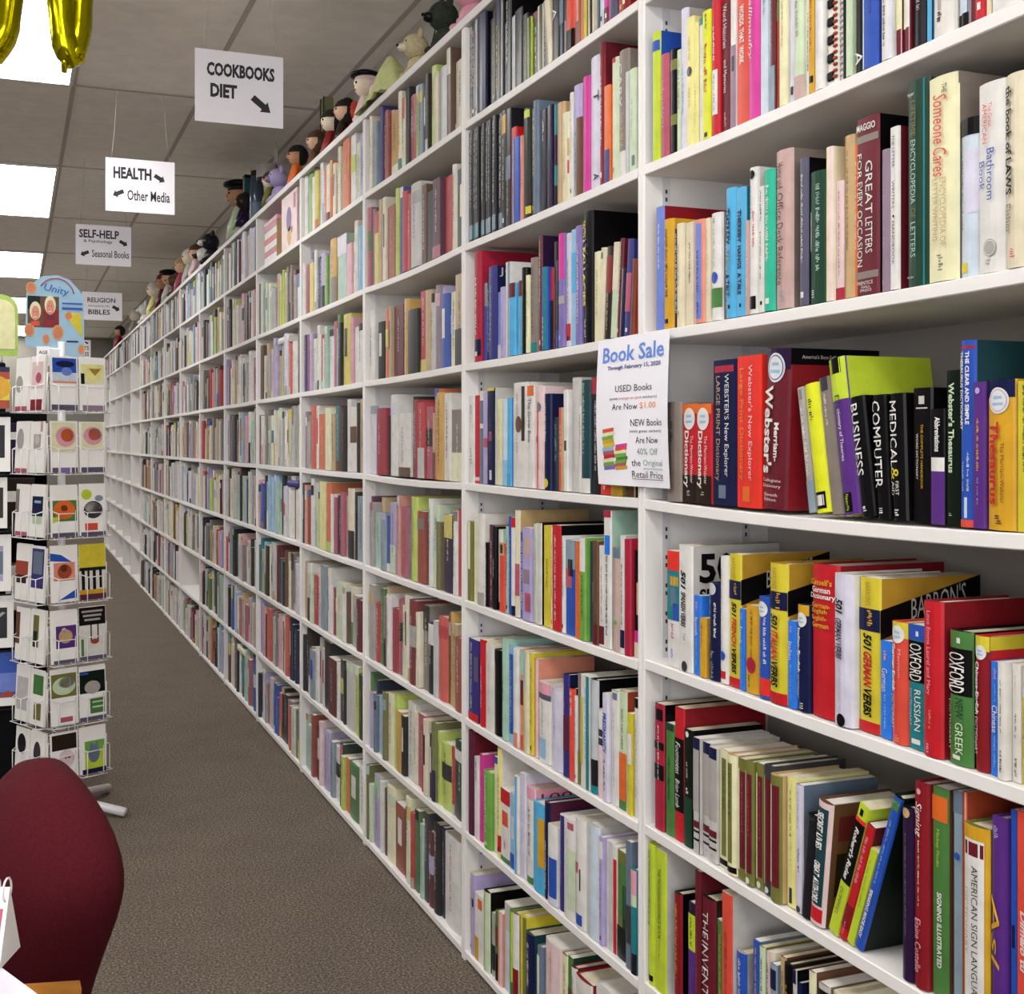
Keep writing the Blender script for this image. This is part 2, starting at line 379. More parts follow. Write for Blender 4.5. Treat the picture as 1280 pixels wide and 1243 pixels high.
BAY1 = {}
BAY1[0] = """
816 825.5 44 lime; c blue; b .07 .15 blue; # lime green book with blue upper cover at left end of nearest bookcase's top row
825.5 834.5 71 rose; k hard; x .25 .7 pink
834.5 844.5 65 black; b .1 .2 olive; b .62 .72 olive
844.5 850 64 pgreen; x .1 .6 dgrey
850.5 859 14 lav; c grey; x .4 .75 steel; # tall lavender white book with grey cover in nearest bookcase's top row
859 868 25 pyellow; o .42 dgrey .35; x .15 .33 tan; x .55 .7 tan
868 872.5 30 pyellow; x .5 .9 tan
873 880 24 white; b 0 .06 teal; x .2 .8 lblue .4 .6
880 890 17 byellow; c ochre; x .26 .63 red .1 .8; x .03 .14 dgrey; p .3 .7 .95 .985 black; # bright yellow book with big red letters down its spine
890.5 899.5 3 red; p .2 .9 .52 .85 white; x .55 .82 dgrey .45 .65; x .2 .45 white; # red book with long white label, beside maroon Word Histories
899.5 910 4 maroon; t .03 .36 white .25 .72 Word Histories; t .45 .7 white .25 .72 and Mysteries; x .85 .95 pink; # maroon paperback lettered Word Histories and Mysteries
910 917 - white; b .45 1 mauve; p .2 .8 .52 .62 dgrey
917 933 - coral; t .18 .32 white .3 .66 *WORDS; t .34 .44 white .3 .66 *THAT; t .46 .58 white .3 .66 *WORK; # coral red book lettered WORDS THAT WORK
933 948 - magenta; k hard; t .18 .62 white .2 .62 Gallimaufry/; # magenta book with white script title in nearest bookcase's top row
948 958.5 - pblue; x .1 .3 steel
958.5 964 - slate
964 969.6 - maroon; b .7 1 steel
969.6 976 - rust; b 0 .4 olive
976 985 - pcream; x .3 .6 tan
985 991.5 - lav; p .3 .8 .9 .95 dgrey
991.5 1005 - pgreen; b .85 1 tpink; x .1 .6 grey .2 .7; # pale green and cream book with faint script, two left of golden yellow spine
1005 1012 - white; x .5 .85 black .35 .65
1012 1020.5 - gold; x .3 .75 black .3 .6; p .2 .8 .9 .94 black; # golden yellow spine with small black capitals, beside white black-toothed binder
1020.5 1032 - white; p .2 .5 .1 .8 lav
1032 1042.5 - lav; k spiral; R 9 black; # white comb-bound book with big black binding teeth
1042.5 1049 - rust; k spiral; R 26 rust; # rust brown spiral-bound notebook
1049 1056 - pgreen; k spiral; R 26 silver; # pale green wire-bound notebook right of rust brown one
1056 1060 - black; x .2 .8 dgrey
1060 1067 - pgreen; x .1 .9 white .6 .9
1067 1081.5 - char; x .1 .5 steel .2 .4; t .87 .95 white .2 .8 A; # charcoal book with white capital A at its foot
1081.5 1100 - blue; p 0 .1 0 1 pblue; x .4 .7 maroon .45 .65; # blue book with pale edge between charcoal and white spines
1100 1104.5 - orange; b .3 .6 dgreen; b .8 1 dred
1104.5 1118 - white; x .5 .92 dgrey .2 .6; p .8 1 0 1 lav; # white book with grey ink marks left of three cream-topped maroon spines
1118 1126 - maroon; b 0 .86 pcream; p .85 1 .86 1 pink
1126 1133 - maroon; b 0 .86 pcream; p .85 1 .86 1 pink
1133 1139 - maroon; b 0 .86 white; p .85 1 .86 1 pink
1139.5 1157 - char; k hard; x .5 .82 grey .35 .7; # charcoal book right of three cream-topped maroon spines
1157 1166 - sky; p .8 1 0 1 navy; # narrow sky blue spine between charcoal and beige books
1166 1194 - offwhite; k hard; x .87 .92 black .2 .6; p .3 .45 .6 .86 grey; # wide beige book with black bird mark at foot, top right
1195.5 1203 - pblue; b .93 1 black
1203 1212 - pblue; b .93 1 black; p .8 .95 0 .93 slate
1212 1221 - maroon; p 0 .4 0 1 mauve
1221 1233.5 - red; c dred; # red book at right end of nearest bookcase's top row
1233.5 1239 - cream
1239 1284 - white; k hard; # white book cut by right frame edge, nearest bookcase's top row
"""
BAY1[1] = """
819 828.5 260.5 peri; c dred; x .14 .5 white .3 .6; # periwinkle blue book with dark red cover at left end
829.5 841 276.5 gold; k hard; # golden yellow book beside periwinkle one, above sale sign
841 846 287 bkgreen; x .05 .9 white .2 .8
846 854 281 cream; x .2 .6 dgrey .4 .6; x .85 .9 dgrey
854 870 280 cream; c tpink; p .7 1 0 1 tpink; x .2 .6 dgrey .3 .5; # cream book with pinkish right edge under blue pair
872 883 277 salmon; p .15 .8 .04 .96 peri; x .3 .7 navy .3 .65; x .8 .9 navy; # periwinkle spine framed in salmon pink, nearest bookcase
883 888.5 274 cream; x .1 .7 tan .3 .6
888.5 902 269 white; c grey; b .7 .88 green; o .6 blue .28; x .05 .1 black .3 .6; x .14 .5 grey .3 .6; # white book with blue oval and green block at foot
903 908 266 bkgreen; x .05 .9 silver .2 .7
908 921 238 sky; t .16 .44 navy .25 .65 *THEREBY; t .47 .63 steel .25 .65 *HANGS; t .66 .83 navy .25 .65 *A TALE; p .4 .6 .9 .93 navy; # left of two identical sky blue books with navy capitals
921 933 237 sky; c teal; t .17 .43 navy .25 .65 *THEREBY; t .45 .63 navy .25 .65 *HANGS; t .66 .83 navy .25 .65 *A TALE; p .4 .6 .9 .93 navy; # right of two identical sky blue books with navy capitals
933 938.5 277 tpink; x .2 .8 lpink
939 949.5 212 white; o .05 black .3; x .12 .35 blue .1 .45; x .3 .55 red .5 .8; p .15 .85 .88 .97 black; # white book with blue and red lettering and small photo at foot
949.5 957.5 235 white; c dred; x .03 .28 black .3 .7; x .36 .75 dgrey .3 .6; p .4 .7 .91 .94 black
957.5 970.5 215 mint; c teal; # mint green book without lettering, beside dusky pink desk reference
970.5 991 192 tpink; c taupe; k hard; t .08 .24 maroon .25 .65 Home and; t .27 .44 maroon .25 .65 Office; t .46 .59 maroon .25 .65 Desk; t .61 .85 maroon .25 .65 Reference; x .89 .95 steel; # dusky pink book lettered Home and Office Desk Reference
1001 1011 200 spuce; c black; k hard; # slate purple spine partly behind dark green book
1011 1031 218 dgreen; k hard; x .1 .75 seafoam .5 .8; p .15 .22 .3 .6 white; x .9 .95 white .2 .6; # dark green book with pale lettering right of slate purple spine
1032 1042 186 pcream; k hard; p .6 1 0 1 lpink; # tall cream book left of narrow pale pink one
1042 1053 228 lpink; b .9 1 crimson; x .08 .8 rose .3 .55; # pale pink spine with crimson block at foot
1053.5 1068 172 tan; k hard; c orange; p 0 .12 0 1 gold; x .1 .85 brown .3 .55; # golden tan book left of maroon Great Letters
1068 1072 180 orange
1072 1100 152 maroon; c black; h .035 .075 white .06 .9 *MAGGIO; b .1 .14 taupe; t .2 .34 white .1 .3 FOR; t .25 .55 white .48 .78 GREAT; t .57 .77 white .48 .78 LETTERS; t .36 .5 white .1 .34 EVERY; t .52 .84 white .1 .34 OCCASION; b .87 .91 taupe; h .925 .945 white .1 .8 PRENTICE; h .95 .965 white .3 .7 HALL; h .97 .985 white .25 .75 PRESS; # tall maroon book lettered GREAT LETTERS FOR EVERY OCCASION
1101 1113 189 mauve; k hard; x .1 .7 lilac .3 .5; x .92 .96 white .2 .4; # mauve grey book between maroon Great Letters and white narrow spine
1113.5 1125 161 white; c maroon; t .05 .25 dgrey .35 .62 THE LETTER; t .33 .5 dgrey .35 .62 WRITERS; o .55 black .1; t .58 .85 dgrey .35 .62 HANDBOOK; # narrow white spine with maroon cover left of dark green encyclopedia
1132.5 1160 106 dgreen; k hard; h .055 .08 white .1 .5 Meyer; t .1 .27 olive .32 .56 LIFETIME; t .29 .6 seafoam .32 .56 ENCYCLOPEDIA; t .62 .67 olive .32 .56 OF; t .69 .86 seafoam .32 .56 LETTERS; p .8 .86 0 1 teal; h .95 .965 white .1 .5 Meyer; # glossy dark green encyclopedia of letters, tallest at right
1160.5 1198 103 pcream; c taupe; k hard; t .045 .09 dgreen .6 .75 THE; t .09 .33 coral .3 .75 Someone/; t .35 .49 coral .3 .75 Cares/; t .5 .83 tan .55 .72 ENCYCLOPEDIA OF; t .5 .8 tan .28 .46 LETTER WRITING; x .87 .95 taupe .3 .7; C 0 1 0 .06 taupe; # wide pale yellow book with red script, nearest bookcase second row
1199 1223.5 152 pblue; k hard; b 0 .11 black; x .15 .7 black .08 .24; p .3 1 .2 .6 lav; p .08 .5 .91 .97 yellow; # pale blue glossy book with black top and yellow sticker
1223.5 1261 110 white; c offwhite; k hard; t .11 .24 coral .5 .62 The Great; t .11 .32 coral .28 .44 AMERICAN; t .35 .62 blue .45 .68 Bathroom; t .41 .56 blue .14 .36 Book; o .87 grey .22 white; x .93 .96 grey .2 .7; # wide white book lettered Bathroom Book
1262 1290 97 cream; k hard; t .06 .62 black .06 .44 *the book of LAWS; t .67 .82 olive .06 .4 Fisher; x .9 .95 coral .2 .6; # cream book lettered the book of LAWS at frame edge
"""
BAY1[2] = """
836 854 503.5 taupe; k hard; x .2 .4 dgrey; # taupe book half behind the sale sign
854 872.5 506 red; b 0 .1 orange; b .72 1 dbrown; o .15 white .38; t .27 .85 white .12 .5 *Dictionary; t .32 .8 lpink .6 .78 The Merriam-Webster; x .88 .92 lgrey .2 .7; # left of two red pocket dictionaries beside the sale sign
872.5 892 506 red; b 0 .1 orange; b .72 1 dbrown; o .15 white .38; t .27 .85 white .12 .5 *Dictionary; t .32 .8 lpink .6 .78 The Merriam-Webster; x .88 .92 lgrey .2 .7; # right of two red pocket dictionaries, touching the navy one
892 922.5 452 navy; p .12 .9 .04 .085 crimson; t .1 .8 white .52 .74 WEBSTER'S New Explorer; t .11 .83 tan .16 .38 LARGE PRINT Dictionary; p .3 .6 .86 .95 slate; # navy large print dictionary with crimson label at top
922.5 953 447 bred; t .06 .82 lpink .52 .72 Webster's New Explorer; t .08 .82 gold .16 .36 Large Print Dictionary; p .3 .6 .86 .96 orange; # bright red large print dictionary beside navy one
953.5 983 437 maroon; c dred; k hard; L 6; d .155; b 0 .13 dpurple; o .12 white .36 blue; t .23 .78 white .06 .5 *Webster's; t .46 .7 white .56 .74 *Merriam-; h .81 .835 lpink .1 .85 Collegiate; h .845 .87 lpink .1 .85 Dictionary; h .9 .92 lpink .2 .75 Eleventh; h .93 .95 lpink .2 .7 Edition; C 0 1 0 .1 black; D .12 .55 .04 .07 0 lgrey America's Best-Selling; # thickest maroon dictionary with round white seal near top
1012 1021 485 grey; A -.168; x .15 .7 white .15 .85; p .3 .7 .02 .1 taupe; b .75 1 steel; # grey mottled book leaning left behind the bright yellow one
1022 1039.5 482 byellow; A -.166; x .12 .32 dgrey .15 .85; p .15 .85 .84 .97 black; p .25 .75 .865 .945 white; # bright yellow book with black and white emblem, leaning left
1040.5 1055 473 taupe; A -.164; p .2 .8 0 .1 dgrey; x .12 .35 offwhite .3 .6; # taupe book leaning left beside bright yellow one
1056 1077 450 purple; c lime; A -.162; b 0 .27 lime; p .2 .8 0 .1 black; t .24 .32 dgreen .4 .65 Di; t .33 .66 white .4 .65 ctionary of Theories; p .15 .7 .86 .98 black; x .87 .97 lime .3 .6; # purple and lime dictionary of theories, leaning left
1078.5 1095.5 498 black; A -.16; t .06 .66 white .15 .7 BUSINESS; x .91 .95 white .2 .7; # black book lettered BUSINESS
1098 1114 495 black; A -.07; t .05 .75 white .1 .75 COMPUTER; x .91 .95 white .2 .7; # black book lettered COMPUTER
1117 1135 493 black; A -.04; t .06 .58 white .1 .65 MEDICAL; t .58 .68 yellow .1 .7 &; t .69 .8 white .5 .7 FIRST; t .69 .8 white .15 .4 AID; x .91 .95 white .2 .7; # black book lettered MEDICAL & FIRST AID
1137 1161 486 black; p .35 .65 .06 .12 lgrey; p .2 .8 .145 .155 lgrey; t .27 .75 gold .5 .62 THE COMPLETE HANDBOOK; t .34 .68 white .25 .36 WORD DICTIONARY; # black book with white crest above small gold lettering
1163 1180 512 black; b .42 .54 white; b .54 1 purple; t .07 .37 white .35 .75 *Abbreviations; # black and purple book lettered Abbreviations
1181 1200 464 bkgreen; t .08 .66 pgreen .25 .65 *Webster's Thesaurus; x .92 .94 white .2 .5; # blackish green thesaurus with pale green title
1200.5 1219 427 blue; c dteal; d .2; p 0 1 .03 .045 crimson; t .06 .45 white .55 .78 *THE CLEAR AND SIMPLE; t .06 .48 white .15 .4 *THESAURUS DICTIONARY; x .6 .8 pblue .55 .75; x .65 .8 pblue .2 .4; p .4 .6 .84 .95 pblue; b .96 1 coral; C .45 1 .07 .13 dred; D .55 1 .085 .115 0 coral R E V I S E D; # tall blue thesaurus with dark teal cover behind yellow ones
1219 1234 478.5 purple; x .25 .6 gold .35 .65; x .65 .85 lilac .4 .6; o .06 lilac .2; # purple pocket book between blue and yellow thesauruses
1234.5 1269 476 gold; b 0 .12 navy; o .14 white .36 lilac; t .28 .83 red .2 .56 *Thesaurus; t .42 .82 maroon .62 .74 The Merriam-Webster; x .9 .96 brown .3 .7; # wide golden thesaurus with navy top and white seal
1270 1300 477 yellow; x .03 .6 dgreen .25 .5; # yellow book at frame edge right of golden thesaurus
"""
BAY1[3] = """
833 848.5 688 white; b 0 .17 bred; b .17 .6 teal; p .2 .9 .22 .3 gold; p .3 .7 .32 .48 slate; p .5 .9 .45 .6 blue; x .63 .75 rose .1 .8; x .85 .93 peri .1 .8; # white, red and teal map-patterned book against the left panel
849 866 680.6 white; c lgrey; d .17; t .2 .35 black .25 .6 *501/; t .37 .65 black .25 .6 *SPANISH VERBS/; x .7 .75 grey; o .96 dgrey .2; D .08 .62 .06 .3 0 black *501; D .08 .7 .34 .45 0 black *SPANISH; # white book lettered 501 SPANISH VERBS
866.5 875 744 bblue; x .08 .18 pink .3 .7; t .27 .5 white .2 .7 Spanish; x .55 .9 lblue .35 .6; # narrow bright blue Spanish phrase book
875.5 883 772 gold; c ochre; x .1 .5 brown .3 .6
883.5 897 728 navy; o .06 silver .3; x .12 .6 silver .15 .4; x .2 .55 white .6 .85; x .7 .97 steel .15 .8; # navy book with silver lettering left of white and French ones
898 908 695 white; x .1 .5 grey .2 .5; x .62 .8 lblue .2 .5; o .78 blue .3; p .2 .8 .9 .96 red; # white spine with blue blot left of yellow French verbs book
908.5 923 692 yellow; c ochre; d .165; t .03 .2 ochre .3 .6 BARRON'S; b .2 .34 navy; x .22 .33 gold .4 .8; t .36 .47 black .3 .7 *501/; t .48 .7 red .3 .7 *FRENCH/; t .71 .9 black .3 .7 *VERBS/; b .93 1 red; Q .19 .38 .0 .14 black; D .28 .8 .12 .26 -.09 lgrey BARRON'S; # yellow book lettered 501 FRENCH VERBS
923.5 930 761 bblue; x .05 .14 pink .3 .7; t .22 .42 white .2 .7 French; x .46 .9 lblue .35 .6; # narrow bright blue French phrase book
931 946.5 756 gold; x .05 .6 brown .4 .65; o .68 crimson .36; p .35 .65 .665 .71 white; x .8 .93 dgreen .2 .5; # golden yellow book with crimson roundel right of French phrase book
949 963 745 blue; b .8 .97 bred; o .12 white .4; x .2 .65 white .55 .85; x .2 .75 lblue .2 .4; x .82 .95 coral .2 .8; # blue pocket dictionary with white seal and red foot
964 986 703 yellow; c ochre; d .165; t .03 .18 ochre .3 .6 BARRON'S; b .2 .33 navy; x .21 .32 gold .4 .8; t .36 .47 black .25 .65 *501/; t .48 .69 red .25 .65 *ITALIAN/; t .7 .88 black .25 .65 *VERBS/; b .92 1 red; Q .19 .37 .0 .14 black; D .28 .8 .12 .26 -.09 lgrey BARRON'S; # yellow book lettered 501 ITALIAN VERBS
986.5 996.5 775.5 bblue; x .06 .15 pink .3 .7; t .24 .45 white .2 .7 Italian; x .5 .9 lblue .35 .6; # narrow bright blue Italian phrase book
997 1011 755 navy; b 0 .1 gold; o .14 white .4; t .22 .64 white .1 .5 *Italian-English; t .66 .88 white .15 .4 DICTIONARY; x .92 .97 lgrey .2 .8; # navy and yellow Italian-English dictionary
1011.5 1045 704 red; c dred; k hard; d .18; h .095 .135 gold .05 .85 *Cassell's; h .145 .185 white .1 .8 *German; h .19 .235 white .02 .95 *Dictionary; h .25 .285 gold .1 .8 *German-; h .29 .33 gold .1 .7 *English; h .335 .375 gold .1 .7 *English-; h .38 .415 gold .1 .75 *German; # thick red German dictionary with yellow and white lettering
1045.5 1069 716 lav; c white; t .16 .26 black .25 .65 *501/; t .29 .56 dgrey .25 .6 *GERMAN VERBS/; x .6 .92 lgrey .35 .5; o .96 black .22; # white book lettered GERMAN VERBS beside the thick red one
1070 1096 721 yellow; c ochre; d .165; t .03 .18 ochre .35 .6 BARRON'S; b .2 .345 navy; x .21 .33 gold .3 .8; t .36 .47 black .25 .65 *501/; t .48 .71 red .25 .65 *GERMAN/; t .72 .9 black .25 .65 *VERBS/; b .93 1 red; Q .2 .39 .0 .15 black; D .3 .85 .13 .27 -.09 lgrey BARRON'S; # yellow book lettered 501 GERMAN VERBS
1097 1112 800.6 bblue; x .1 .2 pink .3 .7; t .28 .52 white .25 .7 German; x .55 .9 lblue .35 .6; # narrow bright blue German phrase book
1113.5 1133.5 776 coral; b 0 .13 yellow; o .1 white .38; t .18 .57 white .1 .44 *German-English; t .6 .88 lpink .12 .38 DICTIONARY; t .22 .45 pink .6 .75 Merriam; x .93 .97 salmon .2 .7; # coral red and yellow German-English dictionary
1134 1156 780 teal; b 0 .12 blue; p .45 .6 .05 .09 white; b .13 .46 black; t .15 .45 white .1 .8 OXFORD; t .52 .85 white .4 .75 RUSSIAN; t .52 .82 lblue .1 .25 DICTIONARY; p .2 .7 .92 .96 white; # teal and black Russian dictionary
1157 1181 750 red; c dred; k hard; t .06 .6 pink .35 .6 Love Emma Laurel and Mary; x .7 .82 salmon .4 .6; x .92 .97 pink .2 .6; # plain red hardback between Russian and Greek dictionaries
1186 1215 786.5 green; c black; p .45 .6 .05 .09 white; b .13 .48 black; t .16 .46 white .1 .8 OXFORD; t .5 .65 dgreen .45 .75 NEW; t .68 .92 pgreen .45 .75 GREEK; t .52 .9 seafoam .1 .22 DICTIONARY; p .25 .6 .93 .96 white; # green and black Greek dictionary
1217 1235 794 dred; c red; b 0 .11 yellow; o .12 white .38; t .19 .58 white .1 .48 *Chinese-English; t .6 .88 lpink .12 .38 DICTIONARY; C 0 1 0 .1 yellow; # dark red and yellow Chinese-English dictionary
1235.5 1249.5 827 bblue; x .06 .17 pink .3 .7; t .38 .62 white .25 .75 Chinese; x .65 .93 lblue .35 .6; x .2 .34 lblue .4 .6; # narrow bright blue Chinese phrase book
1250 1260.5 827 offwhite; x .15 .6 dgrey .35 .6; x .75 .95 dgrey .3 .7
1260.5 1273 830 offwhite; x .1 .22 tan .3 .6; x .42 .62 dgrey .35 .6; x .8 .95 dgrey .3 .7
1274 1292 834 yellow; b 0 .26 lgrey; t .35 .6 olive .25 .7 making; # yellow book with grey top at frame edge beside white pair
"""
BAY1[4] = """
818.5 830 878 crimson; c black; p .2 .9 .04 .13 black; b .3 .36 black; b .48 .6 black; x .17 .6 white .35 .6; # crimson book with black bands at left end, fifth row
830.5 841 903 green; c dgreen; x .3 .7 dgreen; p 0 1 0 .06 dgreen; # dull green narrow book beside crimson banded one
841.5 853 883 red; c dred; b .23 .78 black; t .26 .5 white .2 .7 Footnotes/; t .54 .75 white .2 .65 Brian Lamb/; # red hardback with black middle and white script
854 864 910.5 bkgreen; c black; o .04 white .2; x .28 .42 seafoam .3 .6; x .5 .54 white .2 .7; b .58 1 dgreen; # blackish green book left of three blue-topped pale volumes
864.5 867 941 coral; b .5 1 slate
867.5 876 921 lgrey; b 0 .1 navy; b .1 .64 grey; b .72 .78 maroon; p 0 1 .8 .82 black; p 0 1 .87 .89 black; x .92 .95 grey; p .9 1 0 1 dgrey; # first of three matching volumes with navy tops and maroon bands
876.5 886 927 lgrey; b 0 .1 navy; b .1 .64 grey; b .72 .78 maroon; p 0 1 .8 .82 black; p 0 1 .87 .89 black; x .92 .95 grey; p .9 1 0 1 dgrey; # middle of three matching volumes with navy tops and maroon bands
886.5 896.5 933 lgrey; b 0 .1 navy; b .1 .64 grey; b .72 .78 maroon; p 0 1 .8 .82 black; p 0 1 .87 .89 black; x .92 .95 grey; # last of three matching volumes with navy tops and maroon bands
897 909.5 936 pcream; c tan; p .25 .7 .07 .9 olive; x .1 .5 dgreen .35 .6; b .93 .98 black; # left of two cream books with olive spine panels
910 922 941 pcream; c tan; p .25 .7 .07 .9 olive; x .1 .5 dgreen .35 .6; b .93 .98 black; # right of two cream books with olive spine panels
922.5 933 947 olive; p .1 .28 .08 .92 pcream; p .3 .9 .1 .9 maroon; x .15 .6 rose .5 .7; # first of five dark volumes with maroon panels and cream stripe
933.5 943 950 olive; p .1 .28 .08 .92 pcream; p .3 .9 .1 .9 maroon; x .15 .6 rose .5 .7; o .96 white .25; # second of five dark volumes with maroon panels and cream stripe
943.5 953 953 olive; p .1 .28 .08 .92 pcream; p .3 .9 .1 .9 maroon; x .15 .6 rose .5 .7; o .96 white .25; # third of five dark volumes with maroon panels and cream stripe
953.5 965 955 dgrey; p .1 .26 .08 .92 pcream; p .3 .85 .1 .9 maroon; o .96 white .2; # fourth of five dark volumes with maroon panels and cream stripe
965.5 979 966 olive; c tan; p .15 .32 .08 .85 pcream; p .34 .9 .08 .88 maroon; # last of five dark volumes, beside pale yellow book
980 992 971 pyellow; x .1 .45 olive .3 .6; x .5 .7 tan .4 .6; p .3 .6 .85 .97 dgrey; # pale yellow book right of dark maroon-panelled volumes
992.5 1001 980 lav; c slate; x .05 .35 grey .3 .6; x .5 .68 dgrey .3 .7; o .97 dgrey .3; # lavender white narrow book left of leaning black one
1001.5 1012 1012 char; c black; A .11; k hard; p .1 .9 .02 .04 dgrey; # plain charcoal book leaning right, no lettering visible
1012.5 1030 992 lpink; c brown; A .12; p .12 .85 .05 .84 dteal; t .08 .24 white .25 .7 *SECRET; t .26 .38 white .25 .7 *LIVES; t .48 .6 white .25 .7 *GREAT; t .62 .81 white .25 .7 *AUTHORS; p .1 .9 .86 .97 red; C .1 .9 .1 .3 maroon; C .1 .8 .4 .75 dbrown; # pink book with dark teal panel lettered SECRET LIVES GREAT AUTHORS
1034 1047 985 lime; A .345; b .13 .6 black; b .1 .13 bred; t .17 .57 white .3 .7 *Robert's Rules/; t .64 .85 olive .3 .6 DUMMIES; p .3 .6 .03 .08 black; # lime and black rule book with white slanted letters, leaning right
1047.5 1057 1012 red; c maroon; A .346; x .1 .5 pink .2 .8; b .7 .9 dred; x .85 .95 pink .3 .7; # red book leaning right between lime and yellow ones
1057.5 1067 1045 lime; A .347; x .1 .6 olive .3 .6; # lime yellow narrow book leaning right behind blue one
1067.5 1078 972 blue; c bkgreen; A .348; k hard; p .1 .9 .02 .08 green; p .1 .9 .03 .045 lblue; x .15 .55 lblue .4 .7; t .6 .92 white .35 .7 *SPEAKING MADE EASY; # blue book with dark green cover leaning right over empty gap
1129.5 1144 1006.6 dpurple; c black; k hard; o .03 tan .3; x .15 .9 taupe .35 .55; # blackish purple book right of the empty gap, fifth row
1144.5 1161.5 976 dred; t .09 .26 white .25 .75 Signing/; x .28 .6 white .4 .55; t .66 .92 pink .25 .7 Elaine Costello; o .04 pink .15; # dark red book lettered Signing
1162.5 1182 982 green; c brown; b .04 .16 orange; t .2 .38 lime .3 .55 Mickey Flodin; t .5 .86 white .4 .7 *SIGNING ILLUSTRATED; # green book lettered SIGNING ILLUSTRATED
1187.5 1199.5 989 steel; o .3 blue .3; x .6 .8 grey .4 .6; b 0 .1 slate; # steel grey book right of green signing book
1200 1206 990 rust; p .6 1 0 1 salmon; # narrow rust spine beside steel grey book
1207 1239 1026 gold; c olive; k hard; p .12 .88 .07 .97 white; p .14 .86 .085 .155 maroon; t .2 .92 dgrey .5 .72 AMERICAN SIGN LANGUAGE; t .32 .66 grey .2 .34 DICTIONARY; x .94 .97 black .3 .6; # gold-framed white American Sign Language dictionary
1240 1257.5 1019 purple; k hard; x .04 .1 lilac .2 .7; t .36 .7 gold .15 .75 Asl/; # purple book with gold script right of sign language dictionary
1258.5 1268 1012 blue; c navy; p .3 .7 .5 .6 navy; o .86 lblue .3; # narrow blue book left of red-orange one at frame edge
1268.5 1290 1013 coral; t .42 .68 lpink .3 .7 *Dimelo tu/; # red-orange book with pale slanted letters at frame edge
"""
BAY1[5] = """
811.5 820.5 1052 lime; t .04 .58 bkgreen .3 .62 THE MICHIGAN DIVORCE BOOK; x .62 .72 olive .35 .5; p .2 .8 .93 .97 black; # left of two lime divorce books, bottom row in view
821 834 1059 lime; c lgrey; t .13 .63 bkgreen .3 .62 THE MICHIGAN DIVORCE BOOK; x .66 .78 olive .35 .5; # right of two lime divorce books, bottom row in view
841 850 1114 dred; c black; k hard; # dark red hardback with white page tops, bottom row
859 868.5 1126.5 dpurple; b .1 .42 lime; x .13 .38 black .2 .7; b .42 1 purple; # dark purple book with lime label near its top
870 876.5 1087 maroon; x .4 .8 rose .3 .6; # tall maroon spine against brown book, bottom row
877 893 1118 maroon; c dbrown; k hard; t .1 .3 lgrey .3 .7 THE; t .33 .95 lgrey .2 .72 INVENTION; # brownish maroon hardback with large grey capitals
894 903 1148.6 green; c pgreen; # green book with white lower edge, bottom row
904.5 917 1112.6 coral; c lgrey; x .25 .7 brown .3 .65; # coral orange book with brown script, bottom row
917.5 929 1187 blue; c grey; k hard; # blue hardback with white page tops and grey cover, bottom row
938.5 947 1173.6 blue; c slate; # tall blue book left of cream ones, bottom row
948 954.5 1182 pgreen; c olive
955 959.5 1189 lpink
960 965 1190 cream; b .6 1 pink; x .1 .5 dgrey
965.5 973 1203 steel; c slate
973.5 980 1195 tan; c brown
981 990 1202 black; c dbrown; k hard; # black hardback with white page tops, bottom row near cut edge
990.5 995 1212 lgrey; c black
996 1000 1228 navy
1013 1021 1212 pcream; c brown; # pale cream book among low ones, bottom row
1022 1036 1227 lgrey; c taupe; # light grey book barely above the frame's bottom edge
1040 1053 1238 cream
"""
BAY2 = {}
BAY2['T'] = """
579.5 584 27 grey; x .1 .9 dgrey .2 .8; k mag
584 589 28 black; k mag
589.5 592.5 29 silver; k mag
592.5 604 29 navy; c black; p 0 .1 0 1 silver; # thick navy magazine volume among black magazines, top shelf
604.5 611 31 black; p .7 .9 0 1 white; k mag
611 614.5 20 char; k mag
614.5 621 6 black; b 0 .26 navy; x .26 .9 yellow .2 .8; k mag
621 626 4 black; p .7 .9 0 1 lgrey; k mag
626 633 - black; x .1 .7 white .2 .7; p .1 .3 .3 1 silver; k mag
633 639 27 silver; p .7 1 0 1 white; k mag
639 648 20 black; x .3 .6 dgrey; k mag
648 654 25 char; x .2 .8 grey .4 .6; k mag
654 658.5 28 lime; p .5 1 0 1 black; k mag
658.5 667 22 black; x .25 .9 white .2 .7; b 0 .12 maroon; k mag
667 673 14 cream; p .5 1 0 1 black; k mag
673 679 8 dgrey; x .1 .9 lgrey .2 .6; k mag
679 685.5 4 cream; L -5; p 0 .3 0 1 grey; k mag
686 694 - black; t .52 .62 white .2 .8 A; k mag; # black spine with white capital A on second bookcase's top shelf
694 699 - navy; b .4 .7 slate; k mag
699 704 - taupe; b .5 .7 black
704 715 - coral; b .84 1 black; # coral red spine with black foot on second bookcase's top shelf
716 723 - salmon; p .6 1 0 1 rust; b .8 1 brown
727 737 - yellow; p .7 1 0 1 olive; # yellow spine on second bookcase's top shelf
737.5 743 - cream; p .5 1 0 1 char
743 750 - slate; p .5 1 0 1 dteal
750 756 - pblue
756 762 - magenta
762 770 - spuce; p .1 .4 0 1 grey
771 778 - crimson
778 787 - dred; # dark red spine at right end of second bookcase's top shelf
"""
